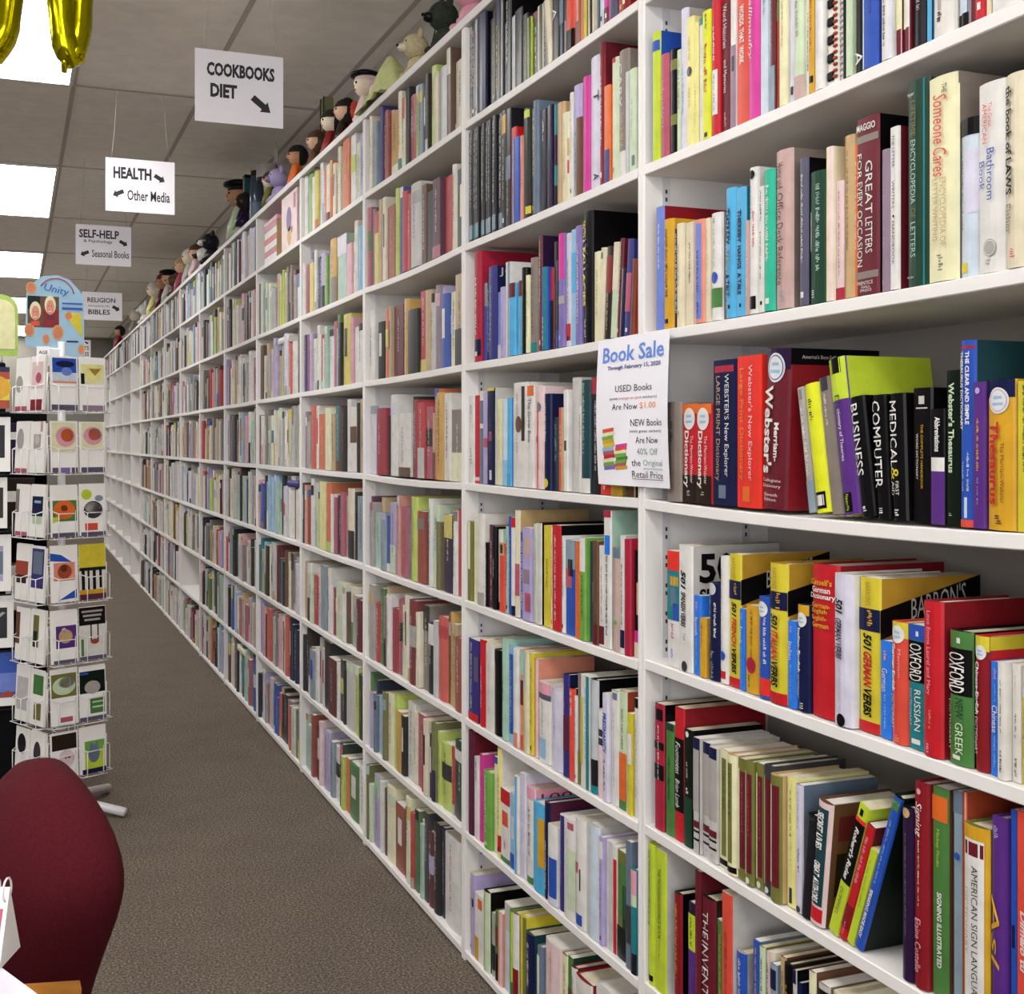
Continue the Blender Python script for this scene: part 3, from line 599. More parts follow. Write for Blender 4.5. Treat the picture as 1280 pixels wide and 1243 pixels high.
BAY2[0] = """
580.5 583.5 165 dgrey; x .05 .8 lgrey .2 .8; b .85 .98 steel; k mag
583.5 587 160 char; x .05 .8 lgrey .2 .8; b .85 .98 steel; k mag
587 590.5 157 dgrey; x .05 .8 white .2 .8; b .85 .98 teal; k mag
590.5 594 153 char; x .05 .8 lgrey .2 .8; b .85 .98 steel; k mag
594 597.5 150 dgrey; x .05 .8 lgrey .2 .8; b .85 .98 teal; k mag
597.5 601 147 char; x .05 .8 lgrey .2 .8; b .85 .98 steel; k mag
601 604.5 145 dgrey; x .05 .8 white .2 .8; b .85 .98 steel; k mag
604.5 608 142 char; x .05 .8 lgrey .2 .8; b .85 .98 steel; k mag
608 612 139 dgrey; x .05 .8 lgrey .2 .8; b .85 .98 teal; k mag
612 616 136 char; x .05 .8 white .2 .8; b .85 .98 steel; k mag
616 621 134 dgrey; x .05 .8 white .2 .8; b .85 .98 steel; k mag
621 626 132 black; k mag
626.5 632.5 141 char; b .4 .6 slate; x .6 .9 grey; k mag
632.5 638.5 164 red; c red; x .25 .6 pink .3 .6; # red spine beside narrow blue one, second bookcase's second shelf
638.5 645.5 177 blue; p 0 .2 0 1 lblue; # narrow blue spine between red and salmon ones, second bookcase
645.5 650 174 salmon; x .3 .7 maroon
650 659.5 142 bkgreen; p .3 .9 .02 .09 lime; p .5 1 .9 .97 yellow; b .75 .88 dbrown; # blackish green book with lime label near its top, second bookcase
659.5 664 140 char
664.5 670.5 131 slate; k hard; x .1 .8 white .3 .6; # slate blue-grey book with white capitals among black ones
670.5 681 143 black; x .1 .3 lgrey; p .2 .8 .7 .95 char; # plain black book right of slate blue-grey one
681 686 136 dpurple; b .4 .6 navy
686 691 135 teal; b .3 .6 dpurple; b .8 1 char
692 700.5 133 tan; c tan; k hard; p 0 .3 0 1 cream; # tan hardback without lettering in middle of second bookcase's second shelf
700.5 706.5 145 cream; x .1 .8 tan
706.5 710.5 143 pcream; p .2 .8 .3 .5 gold; p .2 .8 .55 .7 red
710.5 714 119 white
714 725 112 grey; b 0 .4 lilac; p .5 1 .3 1 brown; x .42 .95 peri .1 .5; # grey and brown book with blue capitals left of magenta spine
726 734 100 magenta; k hard; x .1 .9 rose .2 .4; # magenta pink narrow hardback left of thick white book
734.5 749 76 lav; k hard; t .27 .35 dgrey .5 .85 T; t .89 .94 dgrey .5 .85 A; # thick lavender white book with capital T beside magenta one
749.5 755 46 dred; k hard; c maroon; # tall dark red book behind orange and blue spine
755 762 110 orange; b .66 1 indigo; # orange spine with indigo lower third, second bookcase
762 771.5 76 cream; b 0 .04 red; p .7 1 0 1 pgreen; x .9 .94 dgrey; # cream book with tiny red cap, second bookcase's second shelf
772 784 67 taupe; b .8 1 white; t .1 .45 white .2 .6 CARY; x .5 .75 tan; # taupe photographic spine with white foot, second bookcase
784 789 92 lgrey; p .6 1 0 1 silver
789 797 89 pgreen; p .5 .9 .85 .95 slate; x .3 .7 grey
"""
BAY2[1] = """
595 603 316.6 crimson; k hard; # crimson hardback at left end of second bookcase's third shelf
603 607 355 steel; b .3 1 blue
607 612 341 char; x .2 .9 lgrey .3 .7; p 0 .3 0 1 navy
612 621.5 335.5 indigo; c navy; k hard; x .2 .8 lblue .4 .6; D .05 .5 .02 .12 0 lgrey JOY; # indigo hardback with navy cover, second bookcase's third shelf
622 627 366 peri; b .8 1 silver
627 632 360 lilac; x .2 .9 violet .3 .6
632 637.5 329 offwhite; c white; p .6 1 0 1 steel
638 646 356 sky; b 0 .2 maroon; p .2 .5 .2 1 lblue; # left of two sky blue spines with maroon tops
647 654 352.5 sky; b 0 .21 maroon; p .2 .5 .21 1 lblue; # right of two sky blue spines with maroon tops
654 659.5 336 bkgreen; x .2 .9 olive
659.5 663 345 pcream; x .2 .8 teal
663 670.5 324 taupe; b .9 1 teal; x .1 .85 dgrey .3 .7; # taupe spine with teal foot, second bookcase's third shelf
670.5 675.5 306 cream; b .5 .6 lblue; x .1 .4 tan
675.5 679.5 296 maroon; c dpurple
679.5 685.5 335.5 blue; p .6 1 0 1 teal; x .6 .95 white
685.5 690 336 crimson; b .4 1 bkgreen
690 694.5 303 dbrown; x .4 .9 olive
694.5 700 326.5 navy; p .3 .6 0 1 char; b .8 1 blue
700 707 294 violet; b .0 .4 magenta; b .55 .62 grey; x .9 .95 white; # violet and magenta spine left of lavender and blue trio
707 712.5 293 lav
712.5 721.5 289 lblue; k hard; p .1 .8 .2 .55 sky; # light blue book beside purple one, second bookcase's third shelf
721.5 728 284 violet; x .15 .9 white .25 .7; # violet spine with white lettering left of black Facts book
728 739.5 267 black; c black; k hard; t .07 .24 yellow .15 .55 *FACTS &; t .27 .72 yellow .15 .55 *FALLACIES; x .82 .95 lgrey .2 .6; # tall black book with yellow capitals, second bookcase's third shelf
740 747.5 316 pcream; x .2 .7 tan; # pale cream upright spine right of tall black book
746.5 752.5 312 cream; A .085; p .1 .5 .05 .12 dgrey
755 762 310 dbrown; A .09; b .1 .5 dred; x .5 .9 tan
763 770 305 pgreen; A .091; b 0 .5 cream; # pale green and cream spine leaning right, second bookcase
771 774.5 300 maroon; A .092; k hard
774.8 779.5 337 navy; A .093; p 0 .2 0 1 white
780 786.5 301 indigo; A .094; b .35 .75 rose; p .3 .7 .92 .96 white; # indigo and rose spine leaning right near the sale sign
787 791 325 rust; A .095; p .5 1 0 1 brown
"""
BAY2[2] = """
584.5 591 496 white; x .1 .3 slate; x .6 .8 dgrey
591.5 597.5 495 red; b .93 .97 lpink; # red spine second from left on shelf left of sale sign
598 604.5 490 offwhite; p .3 .9 .1 .35 slate; p .3 1 .4 1 slate
604.5 610 491 lilac; b .5 .6 rose
610 619 486 navy; b 0 .03 yellow; p .3 .7 .45 .55 rose; p .4 .7 .85 .95 white; c lgrey; x .3 .8 spuce; # navy spine with tiny yellow cap, shelf left of sale sign
619 627 499.5 pcream; c white; x .2 .7 tan .3 .5; # pale cream spine left of pale blue one, shelf left of sale sign
627 634 500 pblue; p .3 1 .7 1 lblue; p 0 .3 0 1 pgreen; # pale blue-green spine, shelf left of sale sign
634 640 498 blue; c white; p .4 1 0 1 sky; b .85 1 navy
640.5 658.5 479.6 offwhite; k hard; p .68 .85 .04 .56 dgrey; o .4 brown .22; x .1 .7 grey .3 .5; # thick off-white book with brown oval and dark bar
659.5 667.5 483 white; b 0 .1 orange; t .12 .55 dgrey .2 .7 The Great Boo; # white spine with orange top, shelf left of sale sign
667.5 674 483 white; p .2 1 .15 1 bred; p 0 1 0 .17 lpink; o .52 red .4; # white and red spine beside orange-topped one
674 681.5 484 lpink; x .15 .9 rose .3 .5; o .2 slate .3; # pale pink spine left of navy book, shelf left of sale sign
682 690 493 navy; k hard; p 0 .3 .5 .95 olive; x .1 .5 white .3 .6; o .93 yellow .3; # navy hardback with yellow dot at foot, left of sale sign
690 699 522 dteal; p 0 .5 0 1 navy; x .1 .6 steel; # dark teal lower book right of navy hardback
699.5 706 510 coral; p .6 1 0 1 tan; x .2 .65 pcream .3 .6
706.5 711.5 488 white; c white; p .3 .8 .5 .6 dgrey
712.5 723 473 lgrey; k hard; c lgrey; x .2 .8 grey .4 .55; # tall light grey book left of dark teal one, near sale sign
723.5 728 508 white; x .1 .6 crimson .3 .7
728.5 739.5 476 dteal; b .87 1 white; x .03 .65 seafoam .3 .65; # dark teal spine with white foot label, near sale sign
740 751 473 char; b 0 .14 crimson; x .2 .8 lgrey .35 .65; # charcoal spine with pink-red top touching the sale sign
752 764.5 505 bred; x .9 .95 white
766 781 505 olive; b .85 1 gold
781.5 791 505 tan; b .85 1 brown
791.5 797 505 dbrown; p .3 .7 .8 1 tan
"""
BAY2[3] = """
584.5 589.5 651.6 olive; p .2 .8 0 .6 pcream
589.5 597.5 650 pcream; p .6 1 0 1 cream; # pale cream spine at left end of second bookcase's fifth shelf
597.5 606 642 offwhite; c offwhite; b .86 1 grey; k hard; # off-white hardback with grey foot, second bookcase's fifth shelf
606 610 678 black; x .1 .9 lgrey
610 616 656 plum; x .2 .9 pink
616 620 658 black; x .4 .6 white
620 624.5 662 white; c seafoam; b .9 1 black
624.5 630.5 678.5 coral; b 0 .18 tan; p .2 .8 .02 .15 dbrown
630.5 634 658 seafoam
634 638 646 blue; x .2 .8 lblue
638 643.5 647 white; b .9 1 navy; b 0 .1 red
643.5 649 638 cream; c tan; b .5 .8 rose; k hard
649 654.5 665.5 blue; x .1 .9 white .25 .7; # royal blue spine with white lettering left of lilac flowered one
654.5 665 659 lilac; p .3 1 .1 .3 tpink; p .2 .9 .45 .6 mauve; p .4 1 .7 .9 rose; # lilac flower-patterned spine, second bookcase's fifth shelf
665 670 655 pgreen; x .3 .7 grey
670 676 653.5 white; c black; k hard; p .6 1 0 1 lgrey
677 688 657 yellow; x .33 .6 olive .3 .6; # yellow spine with olive script, second bookcase's fifth shelf
688 690.5 660 cream
690.5 701 656 red; c black; x .1 .9 white .3 .6; # bright red spine with white lettering right of yellow one
702 705.5 670 white
705.5 717.5 675 blue; b 0 .3 steel; p .3 .8 .2 .38 black; p 0 .7 .3 .5 rose; # blue spine with black and rose patches, second bookcase
717.5 727 677.5 orange; x .2 .8 salmon .4 .6; # orange spine between blue and green ones, second bookcase
727 734 672 lgreen; b 0 .33 white; x .36 .8 dgreen; # green spine with white top third beside orange one
734 742.5 677 dteal; p .5 .9 .4 .6 slate; # dark teal spine between green and brown ones
742.5 748.5 676 brown; b .8 1 maroon
748.5 755.5 682 white; b .8 .98 maroon; x .2 .75 rose .4 .7
755.5 764.5 638 white; c seafoam; b 0 .05 crimson; p .2 .9 .18 .32 bblue; x .33 .9 dgrey .3 .7; # tall white spine with blue square and crimson cap
765.5 776 684 tpink; x .05 .9 grey .2 .5; p .4 .7 .7 .74 lgreen; p 0 1 0 .1 slate; # dusky pink-grey book with green dot, second bookcase
776 781.5 669 white; c lgrey
782 789.5 674 crimson; k hard; x .3 .6 rose; # crimson hardback near right end of second bookcase's fifth shelf
790 797 688 black; b .75 .86 magenta; b .86 1 cream; p .5 1 .3 .6 tan
"""
BAY2[4] = """
586.5 599 797 indigo; b .9 1 red; x .05 .85 white .2 .45; p .6 1 .2 .5 spuce; # indigo book with red foot at left end of second bookcase's sixth shelf
600 607.5 798 red; k hard; c cream; x .3 .8 pink; # red-edged cream hardback second on sixth shelf
607.5 617 804.5 offwhite; x .2 .8 lgrey; # off-white book left of black one on second bookcase's sixth shelf
617.5 627 811 black; p .1 .3 .2 .5 tan; p 0 .3 0 .15 dteal; # black book beside pale green one, second bookcase's sixth shelf
628 634.5 798 seafoam; c seafoam; x .4 .6 green
634.5 644 806.6 lblue; p .1 .7 .08 .9 blue; x .15 .8 lilac .3 .6; # light blue book with blue panel beside seafoam one
644 649 810 white; b .85 1 salmon
649 655 812 salmon; b .3 .55 maroon; b 0 .25 seafoam; b .85 1 coral
655 661 813 cream; p 0 .5 0 .4 seafoam; p 0 .3 .4 1 yellow
661 665 816 yellow
665 670.5 823 salmon; p .5 1 0 1 lpink
671 686 850.5 white; c white; b 0 .14 pink; b .14 .21 spuce; p .15 .7 .7 .95 lblue; x .25 .65 grey .2 .7; # white book with pink top and pale blue box at foot
687 703 859 lav; k hard; x .3 .6 lilac .3 .5; # plain lavender white book right of pink-topped one
703.5 710.5 842 indigo; b .4 .75 plum; x .1 .4 pink .3 .6; c navy; # indigo and plum spine left of orange-red one
711 718.5 859 coral; c black; x .03 .3 white .4 .8; # orange-red spine beside indigo one, second bookcase's sixth shelf
718.5 721.5 870 white
721.5 726.5 842 taupe; b .7 1 olive
726.5 737 843 offwhite; p .7 1 0 1 teal; p 0 .3 .2 .8 yellow; x .1 .8 sky .5 .75; # off-white, yellow and teal book left of silver photographic one
737 746 848 silver; b .7 .93 char; b .93 1 teal; p 0 .3 0 1 lblue; c black; # silver spine with black photo near its teal foot
746.5 755 886 lpink; b 0 .2 white; b .22 .3 dgrey; b .32 .4 dgrey; # pale pink and white spine with two dark photos
755 762 866 lav; t .18 .55 blue .2 .8 *PREGNANCY; x .6 .9 dgrey .2 .7; # lavender spine with blue capitals down it
762.5 772 862 white; c green; p .2 .8 .02 .08 slate; x .2 .9 grey .3 .5; # white spine with small blue-grey square at top
772 781 863 pgreen; c rust; b .52 .92 orange; b .92 1 green; x .15 .5 olive; # pale green spine with orange lower half and green foot
784.5 790 891 yellow; b .2 .5 offwhite
791 797.5 872.5 white; x .2 .9 dgrey .3 .5; b 0 .08 black
"""
BAY2[5] = """
586 593.5 910 maroon; k hard; p .5 1 0 1 plum; # dark maroon hardback at left end of second bookcase's seventh shelf
594 599 945 white; x .05 .3 dgrey
599 603 942 magenta; x .2 .8 pink
603 606.5 962 pgreen
606.5 615 962 lgreen; k hard; # light green hardback without lettering, second bookcase's seventh shelf
615 621 945 pcream; b 0 .07 blue
621 626 927 pyellow; c offwhite
626 637.5 983.5 white; b 0 .2 red; p .2 .8 .3 .5 coral; x .7 .85 red .2 .8; b .93 1 green; c white; # white picture book with red top on second bookcase's seventh shelf
637.5 644 990 lblue; p .3 .8 .3 .6 pblue; b .8 1 blue
644.5 650 968.6 white; p .5 .8 0 1 sky
650 657 965 lav; x .3 .7 lilac
657 666.5 982 white; b 0 .12 pink; x .2 .75 black .3 .7; b .93 1 green; c pink; D .1 .8 .05 .13 0 dred 1000; # white book with heavy black lettering and pink top
667 681 1000 sky; k hard; p .6 1 .15 .7 gold; # sky blue hardback with yellow picture, second bookcase's seventh shelf
681 687 1001 navy; c plum; x .4 .9 white; k hard
687 698 1028.5 white; p .3 1 .4 .9 blue; b .9 1 lav; # white and blue book right of navy one, second bookcase
698.5 706 1017 indigo; x .05 .9 lilac .3 .6; c white; # indigo speckled spine between white books, seventh shelf
706 720.5 1018.5 white; p .5 1 .3 .9 pgreen; p .5 .9 .03 .1 rose; x .2 .7 lgrey; # white and pale green book, right of indigo spine
721 733.5 1020 white; p .2 .8 .87 .97 blue; p .6 .7 .45 .65 black; p .1 .5 .4 .5 rose; # white book with blue square at its foot
734 749.5 1026 pblue; p 0 .35 0 1 offwhite; k hard; c lgrey; # pale blue-grey thick book right of blue-squared white one
750.5 755 1045 lilac
755 762.5 1050 white; p .5 1 0 1 lgrey
763 768 1057 white; p .3 1 .12 1 red
768.5 783 1062 olive; p .2 .8 .1 .6 green; b .7 1 bkgreen; p .5 1 .3 .7 dgreen; # dark green leafy picture book, seventh shelf
783.5 790 1050 slate; b .5 .8 dgrey
790.5 798 1084.6 teal; b 0 .24 pink; b .24 .35 pgreen; b .8 1 char; # teal spine with pink top at right end of seventh shelf
"""
BAY2[6] = """
583.5 586.5 1088 pcream
587 592 1090 lilac; p .4 .8 .3 .4 navy
592 604 1113 white; p .4 .8 .05 .2 orange; p 0 .45 .65 1 gold; c white; # white book with orange and gold patches on second bookcase's bottom shelf
604 611 1110 pgreen; p 0 .4 0 1 lime; c black
611 615.5 1139.5 grey; b .5 .9 char
615.5 621 1137 green; b .2 .5 brown; b .6 1 black
621 627 1137.6 salmon; p .5 1 0 1 lpink
627 636 1126 lgrey; c offwhite; p .3 1 .3 1 pblue; # pale grey book right of salmon one, bottom shelf
636.5 642 1136 green; p .6 1 0 .8 lime
642 649 1138 white; b .6 1 dred; c olive
650 657.5 1142 yellow; p .7 1 0 1 olive; # yellow spine left of navy one, bottom shelf
657.5 667 1162.5 navy; c dteal; k hard; # navy hardback with dark teal cover, bottom shelf
669 674 1193 pgreen
674 679.5 1180.7 slate; p .4 .7 .1 .8 white
680 700 1170 lpink; c offwhite; k hard; x .1 .8 salmon .3 .6; # thick pale pink book with white page tops, bottom shelf
701 707.5 1191 pcream; c black; x .1 .6 olive
707.5 713 1195 green; c dgreen; b .3 .5 brown
713.5 720 1206.5 white; c maroon
720.5 741 1215 offwhite; k hard; c dred; # off-white thick book with dark red cover, bottom shelf
742 764 1227.6 white; k hard; c lgrey; # thick white book cut by the frame's bottom, second bookcase
"""

# ---------------------------------------------------------------- setting
CEIL = ZC + 1.47; WALLX = D + 0.275; S_FAR = 18.4; S_BACK = -3.2; LEFTX = -4.6
m = MB(); m.box((LEFTX, S_BACK, -.05), (WALLX + .02, S_FAR, 0), 'carpet'); struct(m, 'floor')
m = MB(); m.box((LEFTX, S_BACK, CEIL), (WALLX + .02, S_FAR, CEIL + .05), 'ceiling_tile')
for k in range(-12, 4):                                          # grid bars along the aisle, 0.508 apart
    x = .23 + .508 * k
    if LEFTX < x < WALLX: m.box((x - .009, S_BACK, CEIL - .004), (x + .009, S_FAR, CEIL + .001), 'ceiling_bar')
for k in range(-5, 12):                                          # grid bars across it
    y = .57 + 1.61 * k
    if S_BACK < y < S_FAR: m.box((LEFTX, y - .011, CEIL - .0035), (WALLX, y + .011, CEIL + .001), 'ceiling_bar')
struct(m, 'ceiling')
m = MB(); m.box((WALLX, S_BACK, 0), (WALLX + .1, S_FAR, CEIL), 'wall_paint'); struct(m, 'wall_right')
m = MB(); m.box((LEFTX, S_FAR, 0), (WALLX + .1, S_FAR + .1, CEIL), 'far_paint'); struct(m, 'wall_far')
m = MB(); m.box((LEFTX - .1, S_BACK, 0), (LEFTX, S_FAR, CEIL), 'side_paint'); struct(m, 'wall_left')
m = MB()
for p_, q_ in (((LEFTX, 0), (WALLX + .1, .85)), ((LEFTX, 2.65), (WALLX + .1, CEIL)), ((LEFTX, .85), (-4.2, 2.65)), ((.95, .85), (WALLX + .1, 2.65))):
    m.box((p_[0], S_BACK - .1, p_[1]), (q_[0], S_BACK, q_[1]), 'side_paint')
struct(m, 'wall_back')
m = MB()  # unseen window frame and opening, made up as a source for the fill light
for x_ in (-4.2, -2.5, -.8, .9): m.box((x_, S_BACK - .08, .85), (x_ + .05, S_BACK - .03, 2.65), 'dgrey')
for z_ in (.85, 2.6): m.box((-4.2, S_BACK - .08, z_), (.95, S_BACK - .03, z_ + .05), 'dgrey')
struct(m, 'added_window')

# ceiling lights: recessed troffers, every second cell of the grid
mat('light_frame', 'D8D8D4', 0.5)
def ceiling_light(x0, y0, label):
    t = thing('ceiling_light', label, 'ceiling light', (x0 + .305, y0 + .805, CEIL), group='recessed ceiling lights')
    m = MB(); a, b = .3, .79
    for p, q in (((-a, -b, -.012), (a, -b + .015, -.001)), ((-a, b - .015, -.012), (a, b, -.001)), ((-a, -b + .015, -.012), (-a + .015, b - .015, -.001)), ((a - .015, -b + .015, -.012), (a, b - .015, -.001))):
        m.box(p, q, 'light_frame')
    m.obj('frame', t)
    m = MB(); m.box((-a + .015, -b + .015, -.009), (a - .015, b - .015, -.002), 'light_diffuser'); m.obj('diffuser', t)
LL = {3: 'bright ceiling light above the gold balloons, nearest in view', 5: 'bright ceiling light beyond the balloons, left of the HEALTH sign',
      7: 'bright ceiling light left of the SELF-HELP sign, above the blue topper', 9: 'small far ceiling light left of the RELIGION sign'}
for k in range(-5, 12):
    y0 = .57 + 1.61 * (k - 1)
    if (k % 2) == 1 and S_BACK + .1 < y0 < S_FAR - 1.7:
        ceiling_light(-.38, y0, LL.get(k, 'ceiling light over the aisle, out of the picture'))
        for xx in (-2.4,): ceiling_light(xx, y0, 'added ceiling fill light over the left part of the shop, out of view')  # left row is added out of view as fill light

# ---------------------------------------------------------------- bookcases
BAYW = 0.9405; S1 = s_of(800, D) - .004
NB = 16
PANEL = 0.0125; BD = 0.262
SHELF = {'T': ZC + .791, 0: ZC + .490, 1: ZC + .194, 2: ZC - .100, 3: ZC - .390, 4: ZC - .680, 5: ZC - .960, 6: ZC - 1.255}
SHELF1 = {'T': ZC + .791, 0: ZC + .490, 1: ZC + .194, 2: ZC - .1005, 3: ZC - .383, 4: ZC - .675, 5: ZC - .953, 6: ZC - 1.255}
TOPZ = ZC + 1.051
ORD = ['', 'nearest', 'second', 'third', 'fourth', 'fifth', 'sixth', 'seventh', 'eighth', 'ninth', 'tenth', 'eleventh', 'twelfth', 'thirteenth', 'fourteenth', 'fifteenth', 'sixteenth']
BL = {1: 'nearest white bookcase, at right, holding dictionaries and language books', 2: 'second white bookcase, left of the sale sign, black magazines on top shelves',
      3: 'third white bookcase, below the pale green blanket and plush toys', 4: 'fourth white bookcase, below the cream doll with a black hat',
      5: 'fifth white bookcase, with the striped box on its top shelf'}
def bay_range(b): return (S1 + BAYW * (b - 2), S1 + BAYW * (b - 1))  # near and far edge along the aisle
def bookcase(b):
    y0, y1 = bay_range(b); SZ = SHELF1 if b == 1 else SHELF
    lab = BL.get(b) or ('%s white bookcase counted from the camera, %s' % (ORD[b], 'mostly empty shelves' if b > 11 else 'filled with books'))
    t = thing('bookcase', lab, 'bookcase', (D, y0, 0), group='white bookcases along the right wall')
    x1 = BD
    for nm, ya, yb in (('side_panel', .0004, PANEL), ('side_panel', BAYW - PANEL, BAYW - .0004)):
        m = MB(); m.bbox((0, ya, 0.0), (x1, yb, TOPZ - .024), 'shelf_white', .0015); m.obj(nm, t)
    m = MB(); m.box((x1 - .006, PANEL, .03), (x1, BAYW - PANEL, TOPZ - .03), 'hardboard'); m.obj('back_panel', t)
    m = MB(); m.bbox((-.002, .0004, TOPZ - .023), (x1, BAYW - .0004, TOPZ), 'shelf_white', .002); m.obj('top_board', t)
    for r, z in SZ.items():
        m = MB(); th = .0185
        sag = .006 if (b, r) in ((1, 2), (3, 2), (3, 0)) else .002
        N = 8; V = []; Fs = []
        for i in range(N + 1):
            y = PANEL + .0006 + (BAYW - 2 * PANEL - .0012) * i / N; dz = -sag * (1 - (2 * i / N - 1) ** 2) * (0 if r == 6 else 1)
            for x, q in ((.0015, -th), (0, -th + .0015), (0, -.0015), (.0015, 0), (x1 - .006, 0), (x1 - .006, -th)): V.append((x, y, z + q + dz))
        for i in range(N):
            for k in range(6): Fs.append((i * 6 + k, (i + 1) * 6 + k, (i + 1) * 6 + (k + 1) % 6, i * 6 + (k + 1) % 6))
        Fs += [tuple(range(6)), tuple(N * 6 + k for k in range(5, -1, -1))]
        m.add(V, Fs, 'shelf_white'); m.obj('shelf', t)
    m = MB(); m.box((.012, PANEL, 0.0), (.03, BAYW - PANEL, .008), 'strip_hole'); m.obj('kick_board', t)
    if b <= 4:
        for ya in (PANEL, BAYW - PANEL - .002):
            for xa in (.035, .2):
                m = MB(); m.box((xa, ya, .03), (xa + .016, ya + .002, TOPZ - .03), 'metal_strip')
                if b <= 2 and ya > .5:
                    for i in range(44):
                        zz = .06 + i * .05
                        for q in (0, .014): m.box((xa + .006, ya - .0004, zz + q), (xa + .010, ya + .0001, zz + q + .007), 'strip_hole')
                m.obj('shelf_standard', t)
for b in range(1, NB + 1): bookcase(b)

# ---------------------------------------------------------------- the specified books
N1 = {0: "nearest bookcase's top row", 1: "nearest bookcase's second row", 2: "dictionary shelf right of sale sign", 3: "language-book shelf at right",
      4: "nearest bookcase's fifth row", 5: "nearest bookcase's lowest row in view"}
N2 = {'T': "second bookcase's top shelf", 0: "second bookcase's second shelf", 1: "second bookcase's third shelf", 2: "shelf left of sale sign",
      3: "second bookcase's fifth shelf", 4: "second bookcase's sixth shelf", 5: "second bookcase's seventh shelf", 6: "second bookcase's bottom shelf"}
read_rows(1, BAY1, SHELF1, N1); read_rows(2, BAY2, SHELF, N2)
NEXT = {0: 'T', 1: 0, 2: 1, 3: 2, 4: 3, 5: 4, 6: 5}
for d in BOOKS:
    SZ = SHELF1 if d['bay'] == 1 else SHELF
    d['h'] = min(d['h'], (TOPZ - .024 if d['row'] == 'T' else SZ[NEXT[d['row']]] - .0255) - d['z'] - .003)
# keep neighbours apart and inside their bay
for row in {(d['bay'], d['row']) for d in BOOKS}:
    L = sorted([d for d in BOOKS if (d['bay'], d['row']) == row], key=lambda d: -d['s'])
    a, b = bay_range(row[0])
    lim = b - PANEL - .003
    for d in L:
        if d['s'] + d['w'] / 2 > lim: d['s'] = lim - d['w'] / 2
        lim = d['s'] - d['w'] / 2 - .0003
        if lim < a + PANEL + .001 and row[0] == 2: d['w'] = max(.003, d['w'] - (a + PANEL + .001 - lim)); d['s'] = a + PANEL + .0015 + d['w'] / 2
BOOKS.sort(key=lambda d: -d['area'])
NIND = 300
seen = {}
STUFF = MB()
def book_matrix(d):
    if d['th']:
        py = d['s'] - d['w'] / 2 / math.cos(d['th']) if d['th'] > 0 else d['s'] + d['w'] / 2 / math.cos(d['th'])
    else: py = d['s']
    y0 = 0 if not d['th'] else (d['w'] / 2 if d['th'] > 0 else -d['w'] / 2)
    return (d['lat'], py, d['z'] + .0004), d['th'], y0
def a_or(t): return t
for n, d in enumerate(BOOKS):
    loc, th, y0 = book_matrix(d)
    if n < NIND:
        d['thing'] = True
        lab = d['label']
        if not lab:
            sz = 'thin ' if d['w'] < .0095 else ('thick ' if d['w'] > .028 else '')
            kw = {'mag': 'magazine', 'spiral': 'spiral-bound book', 'hard': 'hardback', 'paper': 'book'}[d['kind']]
            p, q = d['prev'], d['next']
            if p and q: bt = 'between %s and %s ones' % (WORD[p], WORD[q]) if p != q else 'between two %s ones' % WORD[p]
            elif q: bt = 'at left end beside %s one' % WORD[q]
            else: bt = 'at right end beside %s one' % WORD[p]
            lab = '%s%s %s %s, %s' % (sz, WORD[d['col']], kw, bt, d['rowname'])
        if lab in seen:
            lab = '%s, %s' % (lab, 'counted %d from left' % (d['i'] + 1))
        seen[lab] = 1
        nm = 'magazine' if d['kind'] == 'mag' else ('notebook' if d['kind'] == 'spiral' else 'book')
        t = thing(nm, lab, nm, loc, (th, 0, 0), 'books on the ' + d['rowname'])
        cv, pg, pr = MB(), MB(), MB(); prs = []
        book_geo(cv, pg, pr, d['w'], d['h'], d['depth'], d['col'], d['rng'], d['toks'], 'paper' if d['kind'] == 'mag' else d['kind'], y0=y0, parts=prs)
        cv.obj('cover', t); pg.obj('page_block', t)
        if pr.v: pr.obj('ring_binding' if d['kind'] == 'spiral' else 'spine_lettering', t)
        for q_ in prs:
            if q_.v: q_.obj('spine_lettering', t)
    else:
        STUFF.T = Matrix.Translation(loc) @ Matrix.Rotation(th, 4, 'X')
        book_geo(STUFF, STUFF, STUFF, d['w'], d['h'], d['depth'], d['col'], d['rng'], d['toks'], 'paper' if d['kind'] == 'mag' else d['kind'], y0=y0)

# ---------------------------------------------------------------- the farther books: colours of each shelf, left to right
B3 = {'T': 'white cream pgreen steel lblue indigo rose rust pink gold+ cream pcream char crimson+ lime steel black+ black lime cream char silver+ brown cream+ cream',
 0: 'rose slate yellow+ tan mauve cream rust++ lime blue grey red+ red lgrey+++ brown black+ plum+ red+ cream dteal++',
 1: 'white+ white black++ lime orange salmon tan maroon+++ cream gold+ black+++ red++ tan+ lgrey mauve lilac blue+ pcream+ tan++',
 2: 'lav+++ crimson+++ dbrown dgrey white++ offwhite+++ black+ crimson red+ rose+ tan orange gold+ offwhite+ taupe+++',
 3: 'plum grey seafoam++ tan steel+ blue lilac+ taupe salmon rose++ teal lime+ rust+ navy+ white pgreen+ olive brown dpurple++ white red+',
 4: 'offwhite grey+ red+ green+ taupe tan white+ crimson+ rose+ pcream cream white dred++ cream taupe+ black+ silver coral++ brown gold tan rust++',
 5: 'green lilac navy slate lblue+ olive pcream++ lime gold+ black offwhite++ cream rose+ red cream black olive lime lime++ red dgreen++',
 6: 'olive pgreen lilac++ white brown pcream++ rust++ black pcream+ red green cream seafoam dgrey maroon+ black+ navy white+++ dgrey olive'}
